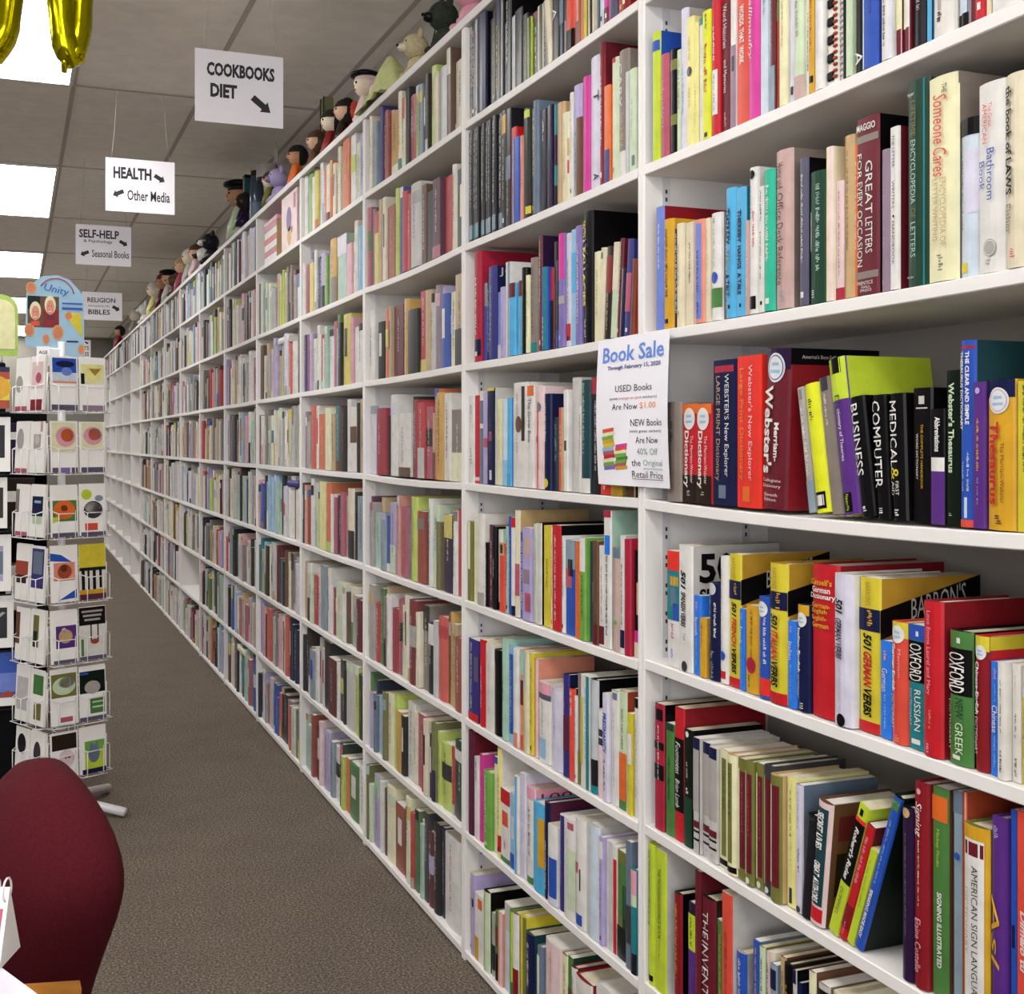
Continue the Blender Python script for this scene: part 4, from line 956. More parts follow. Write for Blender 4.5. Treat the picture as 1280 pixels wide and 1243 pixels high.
B4 = {'T': 'white lgreen+ cream taupe yellow+ white lav orange cream+ orange cream grey cream tan orange+ white+ pgreen+ lilac+',
 0: 'white rose+ steel yellow+ white navy blue lilac+ lgreen cream gold+ seafoam++ pink+ lpink cream sky++',
 1: 'indigo rose lilac+ taupe offwhite+ white white red offwhite+ seafoam white+ rose lblue green black yellow++ lime pink white+ white+ white',
 2: 'taupe mauve grey coral+ white orange++ cream pcream+ tan teal+ maroon black++ white offwhite+ char tan+',
 3: 'dteal salmon rust+ offwhite lgrey+ pgreen lime pyellow++ orange+ white rose navy+ rose tpink cream+ dbrown steel++ offwhite',
 4: 'tan rust white+ pgreen red+ lpink steel++ orange white+ crimson+ pgreen++ white brown cream grey+ maroon++ white',
 5: 'char dbrown maroon steel+ white grey lgrey char+ maroon++ white dgrey char lgrey++ lime dgreen+',
 6: 'seafoam seafoam+ brown rust maroon++ lpink lilac+ blue steel white+ dgreen lime orange green+++ white++'}
PAL = 'white white offwhite offwhite cream cream lgrey lgrey grey grey lav pcream taupe taupe tan brown dbrown maroon red coral gold yellow lime green pgreen seafoam teal lblue blue navy lilac rose pink black black char char steel'.split()
PALW = 'white white white offwhite offwhite cream lgrey grey lav lav pblue taupe tan rose lilac char black maroon steel'.split()
def fill(bay, row, cols, rng, occupy=1.0, detail=1):
    y0, y1 = bay_range(bay); z = SHELF[row]; room = (BAYW - 2 * PANEL - .006) * occupy
    ws = []
    for c in cols:
        k = c.count('+'); ws.append(rng.uniform(.011, .019) * (1 + .85 * k))
    sc = room / sum(ws); y = y1 - PANEL - .003
    zmax = .235 if row == 'T' else .262
    hb = rng.uniform(.19, .225)
    for c, w in zip(cols, ws):
        w *= sc; c = c.strip('+'); h = min(zmax, hb + rng.uniform(-.03, .04)); dp = min(.21, h * rng.uniform(.6, .74)); th = 0.0
        if rng.random() < .05 and w < .02: th = math.copysign(rng.uniform(.02, .06), rng.uniform(-1, 1)) * 0
        STUFF.T = Matrix.Translation((D + .006 + rng.uniform(0, .016), y - w / 2, z + .0005))
        toks = []
        if rng.random() < .35:
            c2 = rng.choice(PAL) + '_worn'; v = rng.choice([(0, .12), (.85, 1), (.3, .55), (.6, 1), (0, .3), (.1, .25)]); toks.append(['b', str(v[0]), str(v[1]), c2])
        if rng.random() < .6 and detail: toks.append(['x', str(rng.uniform(.08, .25)), str(rng.uniform(.55, .85)), ink_for(c, rng) + '_worn', '.3', '.68'])
        elif not toks: toks.append(['p', '.3', '.7', '.2', '.6', ink_for(c, rng)] if rng.random() < .3 else ['p', '0', '1', '0', '.01', c])
        c = c + '_worn'
        book_geo(STUFF, STUFF, STUFF, max(.004, w - .0008), h, dp, c, rng, toks, 'hard' if w > .025 and rng.random() < .5 else 'paper', detail=detail)
        y -= w
def flat_book(bay, row, frac, h, col, rng):                      # a book lying across the tops of the others
    y0, y1 = bay_range(bay)
    STUFF.T = Matrix.Translation((D + .01, y1 - BAYW * frac, SHELF[row] + h)) @ Matrix.Rotation(math.pi / 2, 4, 'X')
    book_geo(STUFF, STUFF, STUFF, .028, .22, .15, col, rng, [], 'hard', detail=0)
rng = random.Random(31)
for r, t in B3.items(): fill(3, r, t.split(), rng)
for r, t in B4.items(): fill(4, r, t.split(), rng)
for b in range(5, NB + 1):
    for r in SHELF:
        if b == 5 and r == 'T': continue
        if b >= 12 and r != 'T': continue
        if b == 8 and r in (5,): continue
        pal = PAL if b < 8 else (PAL + PALW + PALW)
        n = rng.randint(20, 27); cols = []
        while len(cols) < n:
            c = rng.choice(pal) + '+' * rng.choice([0, 0, 0, 1, 1, 2])
            cols += [c] * (rng.choice([1, 1, 1, 1, 2, 3]) if '+' not in c else 1)
        fill(b, r, cols[:n], rng, rng.choice([1, 1, 1, .93, .97]), detail=1 if b < 7 else 0)
for b, r, f_, h, c in ((5, 1, .5, .232, 'white'), (5, 3, .7, .222, 'indigo'), (6, 6, .4, .225, 'cream'), (4, 5, .35, .0, 'gold')):
    if h: flat_book(b, r, f_, h, c, rng)
STUFF.T = None
so = STUFF.obj('shelved_books'); tag(so, 'many smaller books filling the bookcases farther along the aisle', 'books', None, 'stuff')

# ---------------------------------------------------------------- hanging signs
mat('ink_blue', '5F86CF', 0.7); mat('ink_navy', '4A4F86', 0.7); mat('ink_orange', 'E9A078', 0.7); mat('ink_red', 'C87878', 0.7); mat('ink_green', '8CA59A', 0.7)
def arrow(mb, fn, cx, cy, L, T, ang, mm):                        # block arrow in sheet coordinates (metres)
    ca, sa = math.cos(ang), math.sin(ang)
    P = [(-L / 2, T / 2), (-L / 2, -T / 2), (L * .12, -T / 2), (L * .12, -T), (L / 2, 0), (L * .12, T), (L * .12, T / 2)]
    mb.add([fn(cx + x * ca - y * sa, cy + x * sa + y * ca) for x, y in P], [(0, 1, 2, 6), (3, 4, 5)], mm)
def sign(px, py, Z, wpx, hpx, els, label, rz=0.0, group='hanging section signs'):
    c = at(px, py, Z); W = wpx * Z / F; H = hpx * Z / F
    t = thing('hanging_sign', label, 'sign', c, (0, 0, rz), group)
    m = MB(); m.box((-W / 2, -.0009, -H / 2), (W / 2, .0009, H / 2), 'sign_paper'); m.obj('paper_sheet', t)
    f = lambda x, y: ((x - .5) * W, -.0016, (.5 - y) * H)
    for e in els:
        if e[0] == 't': m = MB(); letters(m, lambda a, b: f(e[1] + (e[2] - e[1]) * a, e[4] + (e[3] - e[4]) * b), e[5], 'print_ink', e[6] if len(e) > 6 else .03); m.obj('lettering', t)
    for e in els:
        if e[0] == 'a':
            m = MB(); arrow(m, lambda x, y: (x, -.0016, y), (e[1] - .5) * W, (.5 - e[2]) * H, e[3] * W, e[4] * W, math.radians(e[5]), 'print_ink'); m.obj('arrow', t)
    for sx in (-.42, .42):
        m = MB(); m.tube([(sx * W, 0, H / 2 - .004), (sx * W * .9, 0, H / 2 + .1), (sx * W * .8, 0, CEIL - c.z - .001)], .0011, 'string', 5); m.obj('string', t)
sign(299.5, 111, 3.97, 109, 90, [('t', .13, .90, .17, .36, 'COOKBOOKS', .045), ('t', .17, .47, .46, .65, 'DIET', .045), ('a', .75, .70, .26, .075, -38)],
     'white hanging sign reading COOKBOOKS DIET, largest and nearest of the ceiling signs')
sign(175.5, 233, 5.2, 83, 66, [('t', .11, .66, .16, .38, 'HEALTH', .04), ('a', .78, .33, .17, .06, -30), ('a', .18, .66, .17, .06, 205), ('t', .31, .93, .58, .78, 'Other Media', .015)],
     'white hanging sign reading HEALTH and Other Media')
sign(129.5, 307, 6.45, 66, 50, [('t', .06, .78, .12, .33, 'SELF-HELP', .03), ('t', .14, .66, .37, .46, '& Psychology', .01), ('a', .86, .42, .16, .06, -30), ('a', .16, .72, .16, .06, 205), ('t', .29, .96, .62, .80, 'Seasonal Books', .012)],
     'white hanging sign reading SELF-HELP and Seasonal Books')
sign(127.5, 383, 9.2, 48, 35, [('t', .14, .83, .2, .37, 'RELIGION', .02), ('t', .16, .68, .46, .54, '(Alphabetically by Title)', .0), ('t', .16, .7, .62, .8, 'BIBLES', .02), ('a', .85, .56, .2, .08, -30)],
     'white hanging sign reading RELIGION and BIBLES')
sign(96.5, 437, 13.3, 32, 24, [('t', .34, .93, .32, .52, 'SPORTS', .02), ('t', .22, .93, .62, .84, 'BUSINESS', .02), ('a', .15, .42, .16, .07, 205), ('a', .85, .14, .14, .06, -30)],
     'small far white sign reading SPORTS and BUSINESS above the card rack')

# ---------------------------------------------------------------- sale sign on the shelf edge
PS1, PS0 = s_of(750, D - .006), s_of(839.5, D - .006)
pz1 = z_of(427, PS1, D - .006); pz0 = z_of(605, PS1, D - .006)
t = thing('sale_sign', 'white paper sign reading Book Sale, taped over the post between the nearest bookcases', 'sign', (D - .006, (PS0 + PS1) / 2, (pz0 + pz1) / 2))
PW, PH = PS1 - PS0, pz1 - pz0
def pf(u, v, lift=0.0):                                          # u from the far edge, v from the top; the sheet bows a little
    return (-.003 - .005 * math.sin(math.pi * v) * 1 - .004 * math.sin(2 * math.pi * u) * v - lift, PW / 2 - u * PW, PH / 2 - v * PH)
m = MB(); N = 12; V = [pf(i / N, j / N) for j in range(N + 1) for i in range(N + 1)]; V2 = [(x + .0004, y, z) for x, y, z in V]; n0 = len(V)
Q = [(j * (N + 1) + i, (j + 1) * (N + 1) + i, (j + 1) * (N + 1) + i + 1, j * (N + 1) + i + 1) for j in range(N) for i in range(N)]
m.add(V + V2, Q + [tuple(n0 + k for k in reversed(q)) for q in Q], 'poster_paper', True); m.obj('paper_sheet', t)
m = MB()
for u0, u1, v0, v1, tx, c, bo in ((.09, .94, .055, .165, 'Book Sale', 'ink_blue', .02), (.17, .9, .188, .225, 'Through February 15, 2020', 'ink_navy', .02), (.30, .79, .325, .37, 'USED Books', 'print_ink', 0),
        (.22, .34, .405, .428, '(with', 'print_ink', 0), (.35, .66, .403, .428, 'orange or pink', 'ink_red', 0), (.67, .86, .403, .428, 'stickers)', 'print_ink', 0), (.26, .60, .448, .49, 'Are Now', 'print_ink', 0), (.63, .84, .446, .492, '$1.00', 'ink_orange', .01),
        (.51, .92, .557, .602, 'NEW Books', 'print_ink', 0), (.5, .91, .625, .65, '(with green stickers)', 'print_ink', 0), (.57, .86, .672, .715, 'Are Now', 'print_ink', 0), (.58, .85, .747, .79, '40% Off', 'ink_green', 0),
        (.51, .62, .822, .865, 'the', 'print_ink', 0), (.65, .91, .822, .872, 'Original', 'ink_green', 0), (.51, .91, .897, .942, 'Retail Price', 'print_ink', 0)):
    if tx in ('USED Books', 'NEW Books'): m.obj('lettering', t); m = MB()
    letters(m, lambda a, b: pf(u0 + (u1 - u0) * a, v1 + (v0 - v1) * b, .0008), tx, c, bo)
for u0, u1, v, c in ((.65, .91, .878, 'ink_green'), (.51, .91, .948, 'print_ink')):
    m.add([pf(u0, v, .0008), pf(u1, v, .0008), pf(u1, v + .004, .0008), pf(u0, v + .004, .0008)], [(0, 3, 2, 1)], c)
m.obj('lettering', t)
m = MB()
def clip(u0, u1, v0, v1, c, sk=0.0):
    m.add([pf(u0 + sk, v0, .0008), pf(u1 + sk, v0 - .012, .0008), pf(u1, v1 - .012, .0008), pf(u0, v1, .0008)], [(0, 3, 2, 1)], c)
y = .62
for i, c in enumerate('coral pcream lgreen gold yellow lblue rose red pcream lgreen violet'.split()):
    sk = .012 * math.sin(i * 2.1); clip(.115 + sk, .285 + sk, y, y + .026, c); y += .0255
y = .725
for i, c in enumerate('magenta coral pcream lgreen green lgreen rose gold'.split()):
    sk = .012 * math.sin(i * 1.7 + 1); clip(.30 + sk, .45 + sk, y, y + .022, c); y += .0215
m.obj('book_stack_picture', t)

# ---------------------------------------------------------------- foil balloons
def balloon(px, ybot, Z, wpx, hpx, tw, label, rz, tail):
    c = at(px, ybot, Z); a = wpx * Z / F; h = hpx * Z / F
    t = thing('foil_balloon', label, 'balloon', c, (0, 0, rz), None)
    m = MB(); n = 26; rx = a - tw; rz_ = h / 2 - tw * .7
    pts = []; rr = []
    for i in range(n):
        an = 2 * math.pi * i / n
        pts.append((rx * math.sin(an), 0, h / 2 - rz_ * math.cos(an))); rr.append(tw * (1 + .05 * math.sin(9 * an)))
    m.tube(pts, rr, 'gold_foil', 12, True)
    m.obj('foil_ring', t)
    an = math.asin(max(-1, min(1, tail * a / rx))); tz = h / 2 - rz_ * math.cos(an) - tw * .8
    m = MB(); m.tube([(tail * a, 0, tz + .012), (tail * a * 1.05, 0, tz - .014), (tail * a * 1.1, 0, tz - .045)], [.014, .009, .007], 'gold_foil', 8); m.obj('tail', t)
    m = MB(); m.tube([(0, 0, h), (0.004, 0, (h + CEIL - c.z) / 2), (0, 0, CEIL - c.z - .001)], .0012, 'string', 5); m.obj('ribbon', t)
balloon(88, 82, 3.0, 30, 220, .03, 'large gold foil balloon hanging under the nearest ceiling light', .5, -.25)
balloon(-16, 78, 3.1, 43, 190, .036, 'gold foil ring balloon cut by the left frame edge', .15, .5)

# ---------------------------------------------------------------- card rack
RC = at(77, 553, 4.3); RC.z = 0
rk = thing('card_rack', 'white wire spinner rack of greeting cards standing in the aisle', 'card rack', RC, (0, 0, math.radians(26)))
m = MB(); m.tube([(0, 0, .03), (0, 0, 1.63)], .013, 'wire', 10); m.obj('pole', rk)
RB = math.radians(26)
for k, an in enumerate((48, -37, 140, 228)):
    a = math.radians(an) - RB
    m = MB(); m.tube([(0, 0, .06), (.05 * math.cos(a), .05 * math.sin(a), .045), (.25 * math.cos(a), .25 * math.sin(a), .018)], .016, 'wire', 8); m.obj('leg', rk)
TIER = [(446, 513), (527, 591), (606, 671), (682, 752), (762, 828), (836, 905), (914, 972)]
HB = .108                                                       # half the rack's side
def card_art(m, W, H, els, y=0.0):
    for e in els:
        if e[0] == 'r':
            x0, x1, v0, v1 = e[1:5]; m.add([((x - .5) * W, y - .0006 - .0001 * e[6] if len(e) > 6 else y - .0006, (1 - v) * H) for x, v in ((x0, v0), (x0, v1), (x1, v1), (x1, v0))], [(0, 1, 2, 3)], e[5])
        elif e[0] == 'e':
            cx, cv, rx, rv = e[1:5]; n = 18
            P = [((cx - .5 + rx * math.cos(2 * math.pi * i / n)) * W, y - .0009, (1 - cv + rv * math.sin(2 * math.pi * i / n)) * H) for i in range(n)]
            m.add(P, [tuple(range(n))], e[5])
        elif e[0] == 'g':
            m.add([((x - .5) * W, y - .0008, (1 - v) * H) for x, v in e[1]], [tuple(range(len(e[1])))], e[2])
        elif e[0] == 'l':
            m.add([((e[1] - .5) * W + i * .0, y - .001, 0) for i in range(0)], [], 'print_ink')
            letters(m, lambda a, b: ((e[1] + (e[2] - e[1]) * a - .5) * W, y - .001, (1 - e[4] + (e[4] - e[3]) * b) * H), e[5], e[6], .01)
mat('card_white', 'E9E6E2', 0.55, vary=0.02)
FRONT = [
 [('large white greeting card with a blue stormy sky picture, top left of the rack', [('r', .08, .96, .03, .30, 'blue'), ('e', .55, .14, .35, .06, 'navy'), ('r', .08, .96, .30, .46, 'pblue'), ('r', .08, .96, .46, .50, 'salmon'), ('e', .6, .28, .2, .08, 'peri'), ('r', .02, .98, .9, 1, 'spuce')]),
  ('white greeting card with a yellow bowl-shaped picture, top right of the rack', [('r', .06, .96, .12, .5, 'pcream'), ('g', [(.08, .14), (.95, .14), (.8, .36), (.55, .48), (.3, .4), (.15, .28)], 'pyellow'), ('g', [(.35, .2), (.85, .2), (.6, .34)], 'gold'), ('r', .06, .2, .3, .5, 'black', 2), ('r', .1, .95, .9, 1, 'mauve')])],
 [('cream card with a round pink and orange flower, left card of the second tier', [('r', .05, .95, .02, .6, 'pcream'), ('e', .56, .3, .36, .2, 'pink'), ('e', .62, .27, .24, .13, 'orange'), ('g', [(.4, .24), (.5, .22), (.8, .36), (.72, .4)], 'dred'), ('r', .05, .3, .9, 1, 'spuce'), ('r', .35, .7, .9, 1, 'violet'), ('r', .75, .98, .9, 1, 'spuce')]),
  ('cream card with a round pink and orange flower, right card of the second tier', [('r', .1, .9, .02, .55, 'pcream'), ('e', .52, .28, .36, .18, 'pink'), ('e', .58, .25, .25, .12, 'orange'), ('g', [(.35, .22), (.45, .2), (.8, .33), (.72, .37)], 'dred'), ('r', .05, .95, .9, 1, 'spuce')])],
 [('white card with a large orange sunflower on green, third tier', [('r', .08, .96, .3, .7, 'green'), ('e', .5, .48, .4, .18, 'orange'), ('e', .5, .45, .13, .06, 'brown'), ('g', [(.08, .62), (.5, .6), (.08, .74)], 'lime'), ('r', .05, .98, .92, 1, 'spuce')]),
  ('white card with a round grey photo and coloured circles, third tier', [('e', .28, .2, .2, .1, 'lime'), ('e', .75, .28, .16, .06, 'steel'), ('e', .52, .5, .36, .17, 'dgrey'), ('e', .5, .45, .3, .1, 'lgrey'), ('r', .2, .68, .76, .9, 'coral'), ('r', .05, .98, .93, 1, 'spuce')])],
 [('white card with an orange cat picture and blue corners, fourth tier', [('g', [(.0, .12), (.4, .16), (.8, .3), (.0, .26)], 'blue'), ('r', .12, .9, .3, .62, 'salmon'), ('e', .52, .46, .26, .13, 'rust'), ('e', .5, .4, .12, .07, 'brown'), ('g', [(.3, .96), (.95, .78), (.95, .94)], 'blue')]),
  ('yellow card with black tree trunks along its middle, fourth tier', [('r', 0, 1, 0, .42, 'yellow'), ('r', 0, 1, .42, .82, 'offwhite'), ('r', .08, .2, .42, .82, 'black', 2), ('r', .3, .38, .42, .82, 'black', 2), ('r', .5, .62, .44, .82, 'black', 2), ('r', .75, .85, .42, .8, 'black', 2), ('r', 0, 1, .42, .48, 'char', 2), ('r', 0, 1, .82, .9, 'gold', 1), ('r', 0, 1, .9, 1, 'plum', 1)])],
 [('white card with a purple square picture, fifth tier', [('r', .2, .95, .3, .72, 'purple'), ('e', .55, .5, .26, .13, 'tan'), ('e', .5, .4, .1, .06, 'cream'), ('r', .1, .95, .94, 1, 'spuce')]),
  ('card with a black top panel over a clothes-line picture, fifth tier', [('r', 0, 1, 0, .34, 'black'), ('r', 0, 1, .34, .92, 'offwhite'), ('r', .06, .16, .6, .92, 'green', 1), ('r', .42, .47, .34, .66, 'black', 2), ('r', .68, .73, .34, .66, 'black', 2), ('e', .58, .66, .16, .05, 'rust'), ('r', .1, .9, .06, .1, 'grey', 2), ('r', .15, .85, .14, .18, 'grey', 2), ('r', .2, .8, .22, .26, 'grey', 2), ('r', 0, 1, .93, 1, 'spuce')])],
 [('white card with a grey-green tree picture, sixth tier', [('r', .04, .96, .08, .5, 'olive'), ('e', .5, .3, .42, .16, 'pgreen'), ('e', .6, .24, .3, .1, 'taupe'), ('r', .35, .8, .86, .95, 'rose')]),
  ('white card with a dark archway of trees and green writing, sixth tier', [('r', .02, .98, .1, .5, 'bkgreen'), ('e', .5, .4, .3, .12, 'grey'), ('r', .05, .35, .12, .16, 'blue', 2), ('r', .4, .95, .6, .88, 'green'), ('r', .48, .9, .66, .69, 'pgreen', 2), ('r', .48, .9, .75, .78, 'pgreen', 2), ('r', 0, 1, .93, 1, 'spuce')])],
 [('white card with a fluffy white dog under a dark panel, bottom tier', [('r', .06, .96, .05, .38, 'dbrown'), ('e', .58, .58, .3, .2, 'lpink'), ('e', .55, .55, .05, .03, 'black'), ('e', .68, .55, .05, .03, 'black'), ('r', .1, .9, .92, 1, 'spuce')]),
  ('white card with a grey cat on a green ground, bottom tier', [('r', .2, .95, .3, .9, 'lime'), ('r', .2, .95, .3, .5, 'lgreen', 1), ('e', .55, .58, .22, .2, 'slate'), ('g', [(.38, .42), (.46, .3), (.52, .42)], 'slate'), ('g', [(.58, .42), (.66, .3), (.72, .42)], 'slate'), ('r', .1, 1, .9, 1, 'navy')])]]
SIDE = [('pink-toned card', [('r', .1, .9, .1, .6, 'lpink'), ('e', .6, .4, .2, .1, 'rose'), ('r', .1, .9, .8, 1, 'dred')], 'pale card', [('e', .3, .5, .25, .16, 'grey'), ('r', .05, .95, .92, 1, 'rose')]),
        ('pale card with grey figure', [('r', .25, .75, .25, .55, 'grey'), ('e', .5, .35, .16, .1, 'lgrey'), ('r', .7, .85, .0, .2, 'pink')], 'pale card with grey oval', [('e', .35, .35, .25, .22, 'grey'), ('r', .05, .95, .92, 1, 'rose')]),
        ('card with dark blue panel', [('r', .15, .9, .22, .6, 'navy'), ('r', .3, .75, .3, .35, 'lblue', 2), ('r', .2, .85, .6, .75, 'pgreen')], 'plain card with grey edge', [('r', 0, .25, .1, .55, 'taupe'), ('r', .05, .95, .92, 1, 'rose')]),
        ('card with slate blue cover', [('r', .1, .95, .05, .75, 'indigo'), ('r', .2, .85, .1, .5, 'slate', 2)], 'card with rusty picture', [('r', .0, .9, .3, .6, 'rust'), ('r', .1, .8, .55, .7, 'dbrown', 2)]),
        ('card with green stripe photo', [('r', .2, .6, .1, .7, 'olive'), ('r', .25, .5, .4, .7, 'bkgreen', 2)], 'card with dark brown edge', [('r', .0, .3, .1, .7, 'brown')]),
        ('card with bright green panel', [('r', .2, .9, .1, .45, 'green'), ('r', .3, .8, .6, .9, 'olive')], 'plain grey-white card', [('r', .1, .9, .2, .8, 'lgrey')]),
        ('card with dark oval portrait', [('e', .5, .45, .25, .25, 'dgrey')], 'card with black animal head', [('e', .45, .35, .3, .22, 'char')])]
TN = ['top', 'second', 'third', 'fourth', 'fifth', 'sixth', 'bottom']
def card(face, pos, tier, label, els, W=.098):
    y0, y1 = TIER[tier]; z1 = ZC + (HY - y0) * 4.2 / F; z0 = ZC + (HY - y1) * 4.2 / F; H = z1 - z0
    off = (-.052, .052)[pos]
    if face == 0: p = Vector((off, -HB - .012, z0)); ra = 0
    else: p = Vector((-HB - .012, -off, z0)); ra = -math.pi / 2
    M = Matrix.Translation(RC) @ Matrix.Rotation(RB, 4, 'Z')
    t = thing('greeting_card', label, 'greeting card', M @ p, (math.radians(-3), 0, RB + ra), 'greeting cards on the spinner rack')
    m = MB(); m.box((-W / 2, 0, 0), (W / 2, .0012, H), 'card_white'); card_art(m, W, H, els); m.obj('card_front', t)
    m = MB(); m.box((-W / 2 + .003, .0018, -.0), (W / 2 + .003, .008, H - .006 + .008 * ((tier + pos) % 2)), 'wpaper'); m.obj('envelope', t)
for ti in range(7):
    for p in (0, 1): card(0, p, ti, FRONT[ti][p][0], FRONT[ti][p][1])
    a, ae, b, be = SIDE[ti]
    card(1, 1, ti, '%s on the rack\'s side face, %s tier, near column' % (a, TN[ti]), ae)
    card(1, 0, ti, '%s on the rack\'s side face, %s tier, far column' % (b, TN[ti]), be)
# wire pockets, one part per tier
for y0, y1 in TIER:
    z0 = ZC + (HY - y1) * 4.2 / F - .006; zm = z0 + .085; m = MB()
    for fc in range(4):
        R = Matrix.Rotation(fc * math.pi / 2, 4, 'Z'); m.T = R
        yb, yf = -HB + .004, -HB - .028
        for cx in (-.052, .052):
            for dx in (-.03, .03):
                m.tube([(cx + dx, yb, z0 + .13), (cx + dx, yb, z0), (cx + dx, yf, z0), (cx + dx, yf, zm)], .0016, 'wire', 5)
            m.tube([(cx - .047, yb, zm + .012), (cx - .03, yf, zm), (cx + .03, yf, zm), (cx + .047, yb, zm + .012)], .0018, 'wire', 5)
            m.tube([(cx - .047, yb, z0), (cx - .047, yf, z0), (cx + .047, yf, z0), (cx + .047, yb, z0)], .0016, 'wire', 5)
        m.tube([(-HB, yb, z0 + .13), (HB, yb, z0 + .13)], .002, 'wire', 5)
        m.tube([(0, 0, z0 + .13), (0, yb, z0 + .13)], .002, 'wire', 5)
        m.tube([(-HB, -HB, z0), (-HB, -HB, z0 + .13)], .002, 'wire', 5)
    m.T = None; m.obj('wire_pockets', rk)
# header board with its clip, and a small name card
mat('sky_card', '93B6CE', 0.5, vary=0.04)
tp = at(70, 391, 4.25)
t = thing('header_board', 'light blue arched header board with orange slices and two smiling faces, above the card rack', 'advertising board', (RC.x - .022, RC.y, tp.z), (0, 0, .05))
W, H = 70 * 4.25 / F, 98 * 4.25 / F
prof = [(-.5, -.42), (.5, -.58), (.5, .2), (.42, .32), (.25, .45), (.05, .5), (-.2, .48), (-.38, .38), (-.48, .25)]
m = MB(); V = [(x * W, -.002, z * H) for x, z in prof] + [(x * W, .002, z * H) for x, z in prof]; n = len(prof)
m.add(V, [tuple(range(n)), tuple(range(2 * n - 1, n - 1, -1))] + [((i + 1) % n, i, n + i, n + (i + 1) % n) for i in range(n)], 'sky_card'); m.obj('board', t)
m = MB(); q = lambda x, v: ((x - .5) * W, (.5 - v) * H)
def el(cx, cv, rx, rv, c, l=.003): m.add([((cx - .5 + rx * math.cos(i * math.pi / 9)) * W, -l, (.5 - cv + rv * math.sin(i * math.pi / 9)) * H) for i in range(18)], [tuple(range(18))], c)
def rc(x0, x1, v0, v1, c, l=.003): m.add([((x - .5) * W, -l, (.5 - v) * H) for x, v in ((x0, v0), (x0, v1), (x1, v1), (x1, v0))], [(0, 1, 2, 3)], c)
rc(.04, .57, .28, .68, 'brown', .0028); rc(.3, .57, .46, .68, 'dred', .003); rc(.04, .25, .28, .45, 'bkgreen', .003)
for cx, cv, rx, rv in ((.1, .18, .09, .08), (.07, .72, .09, .09), (.35, .83, .06, .07), (.55, .74, .1, .1), (.95, .95, .06, .07), (.74, .52, .07, .06)): el(cx, cv, rx, rv, 'gold_worn', .0032); el(cx, cv, rx * .75, rv * .75, 'orange_worn', .0034)
for cx, cv in ((.17, .46), (.42, .38)): el(cx, cv + .01, .095, .12, 'pcream', .0036); el(cx, cv + .04, .068, .095, 'salmon', .0038); rc(cx - .03, cx + .03, cv + .085, cv + .096, 'white', .004); rc(cx - .035, cx - .015, cv + .02, cv + .03, 'brown', .004); rc(cx + .015, cx + .035, cv + .02, cv + .03, 'brown', .004); rc(cx - .07, cx + .07, cv + .14, cv + .2, 'coral' if cx < .3 else 'maroon', .0035)
m.add([((x - .5) * W, -.0033, (.5 - v) * H) for x, v in ((.7, .48), (.95, .48), (.97, .8), (.78, .62))], [(0, 3, 2, 1)], 'yellow')
m.tube([(W * (.02 + .31 * math.cos(a_)), -.003, H * (.22 + .24 * math.sin(a_))) for a_ in [2.55 - 2.35 * k / 14 for k in range(15)]], .0022, 'rose', 5)
m.obj('picture', t)
m = MB(); letters(m, lambda a, b: ((-.18 + .42 * a) * W, -.004, (.27 + .12 * b - .06 * a) * H), 'Unity', 'blue', .0, .3)
rc(.62, .97, .35, .37, 'blue', .004); rc(.62, .97, .41, .44, 'blue', .004); rc(.7, .9, .84, .86, 'navy', .004); m.obj('lettering', t)
m = MB(); m.bbox((-.02, -.012, -.5 * H - .02), (.03, .012, -.5 * H + .016), 'clear_plastic', .003); m.tube([(0.004, 0, -.5 * H - .02), (0.004, 0, 1.6 - tp.z)], .006, 'clear_plastic', 8); m.obj('clip_stand', t)
nz = ZC + (HY - 441) * 4.2 / F
M = Matrix.Translation(RC) @ Matrix.Rotation(RB, 4, 'Z'); p = M @ Vector((-.098, -.06, nz))
t = thing('name_card', 'small white name card clipped on the rack top above the side cards', 'label', p, (0, 0, -.1))
m = MB(); m.box((-.021, -.001, -.045), (.021, .001, .02), 'sign_paper'); m.obj('card', t)
m = MB(); letters(m, lambda a, b: (-.014 + .028 * a, -.0016, -.006 + .012 * b), 'AGE', 'print_ink', .02); m.obj('lettering', t)

